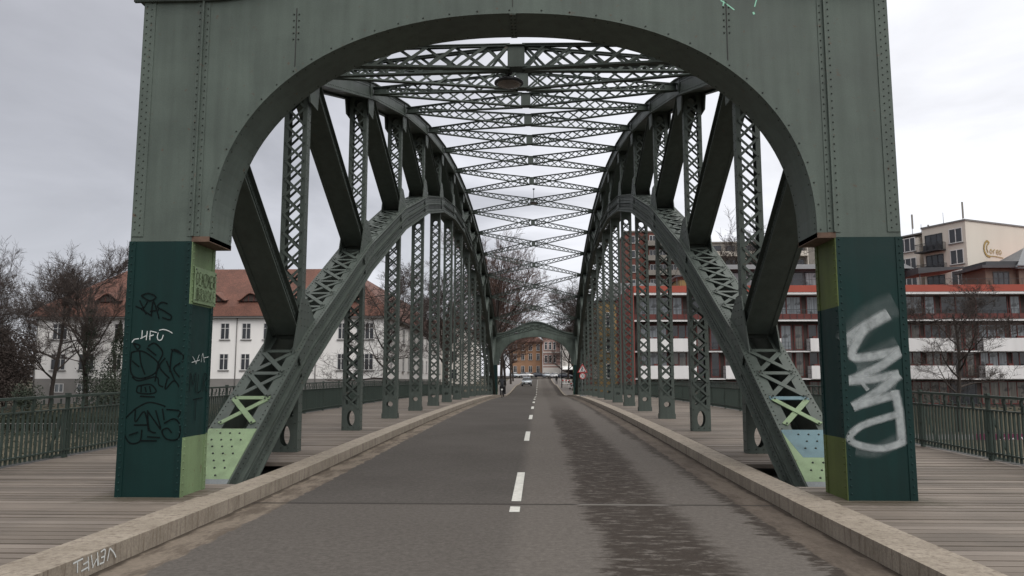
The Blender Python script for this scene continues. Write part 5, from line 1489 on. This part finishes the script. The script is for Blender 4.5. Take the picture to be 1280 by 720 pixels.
# ------------------------------------------------------------------ cars
M['tyre'] = M['black']
def carpaint(name, c):
    m, nt, b = nmat(name); b.inputs['Base Color'].default_value = (*c,1); b.inputs['Roughness'].default_value = .3; b.inputs['Coat Weight'].default_value = .5; b.inputs['Metallic'].default_value = .2
    return m
def car(x, y, rot, paint, label, grp=None, name='parked_car', tall=1.0):
    c = empty(name, (x,y,zr(y)+.005 if abs(x) < 12 else 2.5), rot, label=label, cat='car', group=grp)
    # stations along the length (front at -y)
    m_ = MB()
    st = [(-2.05,.42,.66,.74),(-1.98,.30,.80,.83),(-1.3,.26,.93,.87),(-.75,.25,1.0,.88),(.6,.25,1.02,.88),(1.5,.27,1.02,.86),(2.0,.34,.98,.80),(2.08,.48,.85,.74)]
    def ring(y_, zb, zt, hw): return [(-hw*.93,y_,zb),(-hw,y_,zb+.18),(-hw*.995,y_,(zb+zt)/2+.1),(-hw*.93,y_,zt),(hw*.93,y_,zt),(hw*.995,y_,(zb+zt)/2+.1),(hw,y_,zb+.18),(hw*.93,y_,zb)]
    pts = []; fs = []
    for s_ in st: pts += ring(*s_)
    for i in range(len(st)-1):
        for k in range(8): a = i*8+k; b_ = i*8+(k+1)%8; fs.append((a,b_,b_+8,a+8))
    fs += [tuple(range(8)), tuple(reversed(range((len(st)-1)*8, len(st)*8)))]
    m_.raw(pts, fs, 0, True)
    T = tall
    R0 = [(-.80,1.0),(-.30,1.40*T),(.2,1.47*T),(1.1,1.44*T),(1.6,1.32*T),(1.95,1.0)]
    pts = []
    for (y_, z_) in R0:
        hw = .80 if z_ < 1.1 else .62
        pts += [(-hw,y_,z_),(hw,y_,z_)]
    m_.raw(pts, [(i*2,i*2+1,i*2+3,i*2+2) for i in range(len(R0)-1) if i not in (0,4)], 0, True)
    body = m_.build('body', paint, c)
    g_ = MB()
    g_.face([(-.79,-.80,1.005),(.79,-.80,1.005),(.615,-.30,1.395*T),(-.615,-.30,1.395*T)]); g_.build('windscreen', M['gl'], c)
    g_ = MB()
    g_.face([(.79,1.95,1.005),(-.79,1.95,1.005),(-.615,1.6,1.315*T),(.615,1.6,1.315*T)]); g_.build('rear_window', M['gl'], c)
    for s_ in (-1, 1):
        g_ = MB(); q = [(s_*.80,-.78,1.004),(s_*.80,1.93,1.004),(s_*.62,1.58,1.315*T),(s_*.62,1.1,1.436*T),(s_*.62,.2,1.466*T),(s_*.62,-.30,1.396*T)]
        g_.face(q if s_ > 0 else q[::-1]); g_.build('side_window', M['gl'], c)
        for yy in (-1.3, 1.25):
            w_ = MB(); w_.lathe([(.31,-.1),(.33,-.06),(.33,.06),(.31,.1)], n=18, axis='x'); o = w_.build('wheel', M['tyre'], c, (s_*.78, yy, .33))
            w_ = MB(); w_.lathe([(.19,.1005 if s_ > 0 else -.1005),(.17,.115 if s_ > 0 else -.115)], n=14, axis='x'); w_.build('rim', M['galv'], o)
        h_ = MB(); h_.box(min(s_*.45,s_*.74), max(s_*.45,s_*.74), -2.085, -1.95, .62, .77); h_.build('headlight', M['signwhite'], c)
        h_ = MB(); h_.box(min(s_*.8,s_*1.0), max(s_*.8,s_*1.0), -.72, -.55, .98, 1.12); h_.build('mirror', paint, c)
    h_ = MB(); h_.box(-.42,.42,-2.075,-2.0,.48,.60); h_.box(-.6,.6,-2.06,-1.98,.30,.42); h_.build('grille', M['black'], c)
    h_ = MB(); h_.box(-.26,.26,-2.10,-2.06,.46,.57); h_.build('number_plate', M['signwhite'], c)
    return c
silver = carpaint('silver_car_paint', (.42,.46,.50)); whitep = carpaint('white_car_paint', (.7,.7,.7)); darkp = carpaint('dark_car_paint', (.03,.035,.05)); redp = carpaint('red_car_paint', (.3,.03,.03))
car(-1.75, 138, 0, silver, 'pale silver car coming towards the bridge beyond the far portal', name='car', tall=1.08)
grp = 'cars parked at the end of the street'
row = [(-6.2,212,.5,silver,'silver parked car farthest left at the end of the street'),(-3.0,216,.9,whitep,'white parked car second from the left at the end of the street'),(.6,218,1.3,darkp,'dark parked car in the middle of the row at the street end'),(2.6,214,.2,silver,'silver parked car right of the dark one at the street end'),(4.8,209,.3,whitep,'white parked car before the pink house'),(7.6,207,1.2,darkp,'dark parked car under the awning at the street end')]
for (x, y, r_, p_, lab) in row: car(x, y, r_, p_, lab, grp)

# ------------------------------------------------------------------ people
skinm = simple('skin', (.42,.27,.20), .6, .05, 3)
def skin_body(name, joints, edges, mat_, loc, rot, label, scale=1, group=None):
    me = bpy.data.meshes.new(name); me.from_pydata([j[0] for j in joints], edges, []); me.materials.append(mat_); me.update()
    o = bpy.data.objects.new(name, me); COL.objects.link(o); o.location = loc; o.rotation_euler = (0,0,rot); o.scale = (scale,)*3
    md = o.modifiers.new('skin', 'SKIN'); me.skin_vertices or o.modifiers
    if not me.skin_vertices:
        bm_ = None
    for i, j in enumerate(joints):
        sv = me.skin_vertices[0].data[i]; sv.radius = (j[1], j[2] if len(j) > 2 else j[1]); sv.use_root = (i == 0)
    md.use_smooth_shade = True
    s_ = o.modifiers.new('sub', 'SUBSURF'); s_.levels = 1; s_.render_levels = 2
    return o
coat = simple('dark_coat', (.012,.013,.016), .85, .3, 6); trousers = simple('dark_trousers', (.018,.019,.024), .85, .3, 6)
def person(loc, rot, label, J, hair=True):
    """J maps names to points; the figure faces +y"""
    joints = [(J['pelvis'],.15,.12),(J['waist'],.14,.11),(J['chest'],.19,.13),(J['neck'],.07,.07),(J['head0'],.085,.09),(J['head1'],.095,.105),(J['head2'],.06,.07)]
    edges = [(0,1),(1,2),(2,3),(3,4),(4,5),(5,6)]
    for s_ in ('l','r'):
        n = len(joints)
        joints += [(J['sh_'+s_],.075,.075),(J['el_'+s_],.05,.05),(J['wr_'+s_],.036,.036),(J['ha_'+s_],.040,.025)]
        edges += [(2,n),(n,n+1),(n+1,n+2),(n+2,n+3)]
        n = len(joints)
        joints += [(J['hip_'+s_],.105,.105),(J['kn_'+s_],.07,.07),(J['an_'+s_],.045,.045),(J['to_'+s_],.045,.03)]
        edges += [(0,n),(n,n+1),(n+1,n+2),(n+2,n+3)]
    o = skin_body('person', joints, edges, coat, loc, rot, label)
    tag(o, label, 'person')
    # skin colour shows on head and hands; hair covers the back of the head
    h1 = Vector(J['head1'])
    m_ = MB(); m_.lathe([(.02,-.115),(.08,-.10),(.108,-.03),(.112,.03),(.09,.085),(.04,.12),(.01,.125)], (h1.x,h1.y-.012,h1.z+.03), 14); m_.build('hair', M['black'], o)
    m_ = MB(); m_.lathe([(.015,-.10),(.06,-.085),(.082,-.02),(.08,.04),(.05,.08),(.01,.09)], (h1.x,h1.y+.045,h1.z-.015), 12); m_.tube([(h1.x,h1.y+.11,h1.z+.01),(h1.x,h1.y+.145,h1.z-.025)],[.008,.016],6)
    m_.build('face', skinm, o)
    return o
try:
    cx_, cy_ = -2.55, 62.0; cz = zr(cy_)
    J = dict(pelvis=(0,-.30,.98), waist=(0,-.24,1.12), chest=(0,-.05,1.38), neck=(0,.04,1.52), head0=(0,.07,1.60), head1=(0,.09,1.68), head2=(0,.09,1.76),
      sh_l=(-.19,-.02,1.44), el_l=(-.28,.16,1.22), wr_l=(-.25,.36,1.10), ha_l=(-.24,.43,1.08), sh_r=(.19,-.02,1.44), el_r=(.28,.16,1.22), wr_r=(.25,.36,1.10), ha_r=(.24,.43,1.08),
      hip_l=(-.10,-.27,.92), kn_l=(-.13,.10,.72), an_l=(-.12,-.02,.30), to_l=(-.12,.12,.24), hip_r=(.10,-.27,.92), kn_r=(.13,.14,.92-.38), an_r=(.12,.02,.16), to_r=(.12,.15,.12))
    person((cx_,cy_,cz), R(2), 'cyclist in dark clothes riding away along the left kerb', J)
    J2 = dict(pelvis=(0,0,.92), waist=(0,0,1.05), chest=(0,.02,1.32), neck=(0,.03,1.47), head0=(0,.04,1.54), head1=(0,.05,1.62), head2=(0,.05,1.70),
      sh_l=(-.19,0,1.39), el_l=(-.25,-.05,1.12), wr_l=(-.24,.06,.90), ha_l=(-.235,.10,.82), sh_r=(.19,0,1.39), el_r=(.25,.02,1.12), wr_r=(.24,.12,.92), ha_r=(.235,.17,.85),
      hip_l=(-.10,0,.86), kn_l=(-.11,.12,.48), an_l=(-.11,.10,.08), to_l=(-.11,.26,.04), hip_r=(.10,0,.86), kn_r=(.11,-.02,.47), an_r=(.11,-.22,.12), to_r=(.11,-.10,.04))
    person((4.0,158,zr(158)+.125), R(0), 'walker in dark clothes on the right pavement beyond the far portal', J2)
except Exception as e:
    print('PEOPLE', e)
bk = empty('bicycle', (-2.55,62,zr(62)), R(2), label='black bicycle with a white rear reflector ridden by the cyclist', cat='bicycle')
for yy in (-.52,.55):
    m_ = MB(); ring_ = [(0, .33*math.cos(2*math.pi*k/24), .33*math.sin(2*math.pi*k/24)) for k in range(25)]
    m_.tube(ring_, .020, 6, cap=False)
    for k in range(10): a = k*math.pi/5; m_.tube([(0,0,0),(0,.32*math.cos(a),.32*math.sin(a))], .003, 3)
    m_.tube([(-.04,0,0),(.04,0,0)], .02, 8); m_.build('wheel', M['black'], bk, (0,yy,.345))
m_ = MB()
for a, c in (((0,-.52,.345),(0,-.05,.30)),((0,-.05,.30),(0,-.22,.86)),((0,-.52,.345),(0,-.20,.74)),((0,-.20,.76),(0,.38,.80)),((0,-.05,.30),(0,.40,.72)),((0,.40,.68),(0,.36,1.0)),((.04,.40,.70),(.04,.55,.345)),((-.04,.40,.70),(-.04,.55,.345))): m_.tube([a,c], .017, 6)
m_.tube([(-.12,-.05,.30),(.12,-.05,.30)], .015, 6); m_.build('frame', M['black'], bk)
m_ = MB(); m_.tube([(-.28,.38,1.06),(-.2,.42,1.04),(0,.37,1.02),(.2,.42,1.04),(.28,.38,1.06)], .014, 6); m_.build('handlebar', M['black'], bk)
m_ = MB(); m_.prism([(-.12,.86),(.10,.86),(.10,.90),(-.14,.92)],'x',-.05,.05); m_.prism([(-.14,.86),(-.02,.86),(-.02,.915),(-.16,.925)],'x',-.09,.09); m_.build('saddle', M['black'], bk, (0,-.22,0))
m_ = MB(); m_.box(-.06,.06,-.80,-.77,.62,.74); m_.box(-.10,.10,-.78,-.30,.70,.72); m_.build('rear_reflector', M['signwhite'], bk)
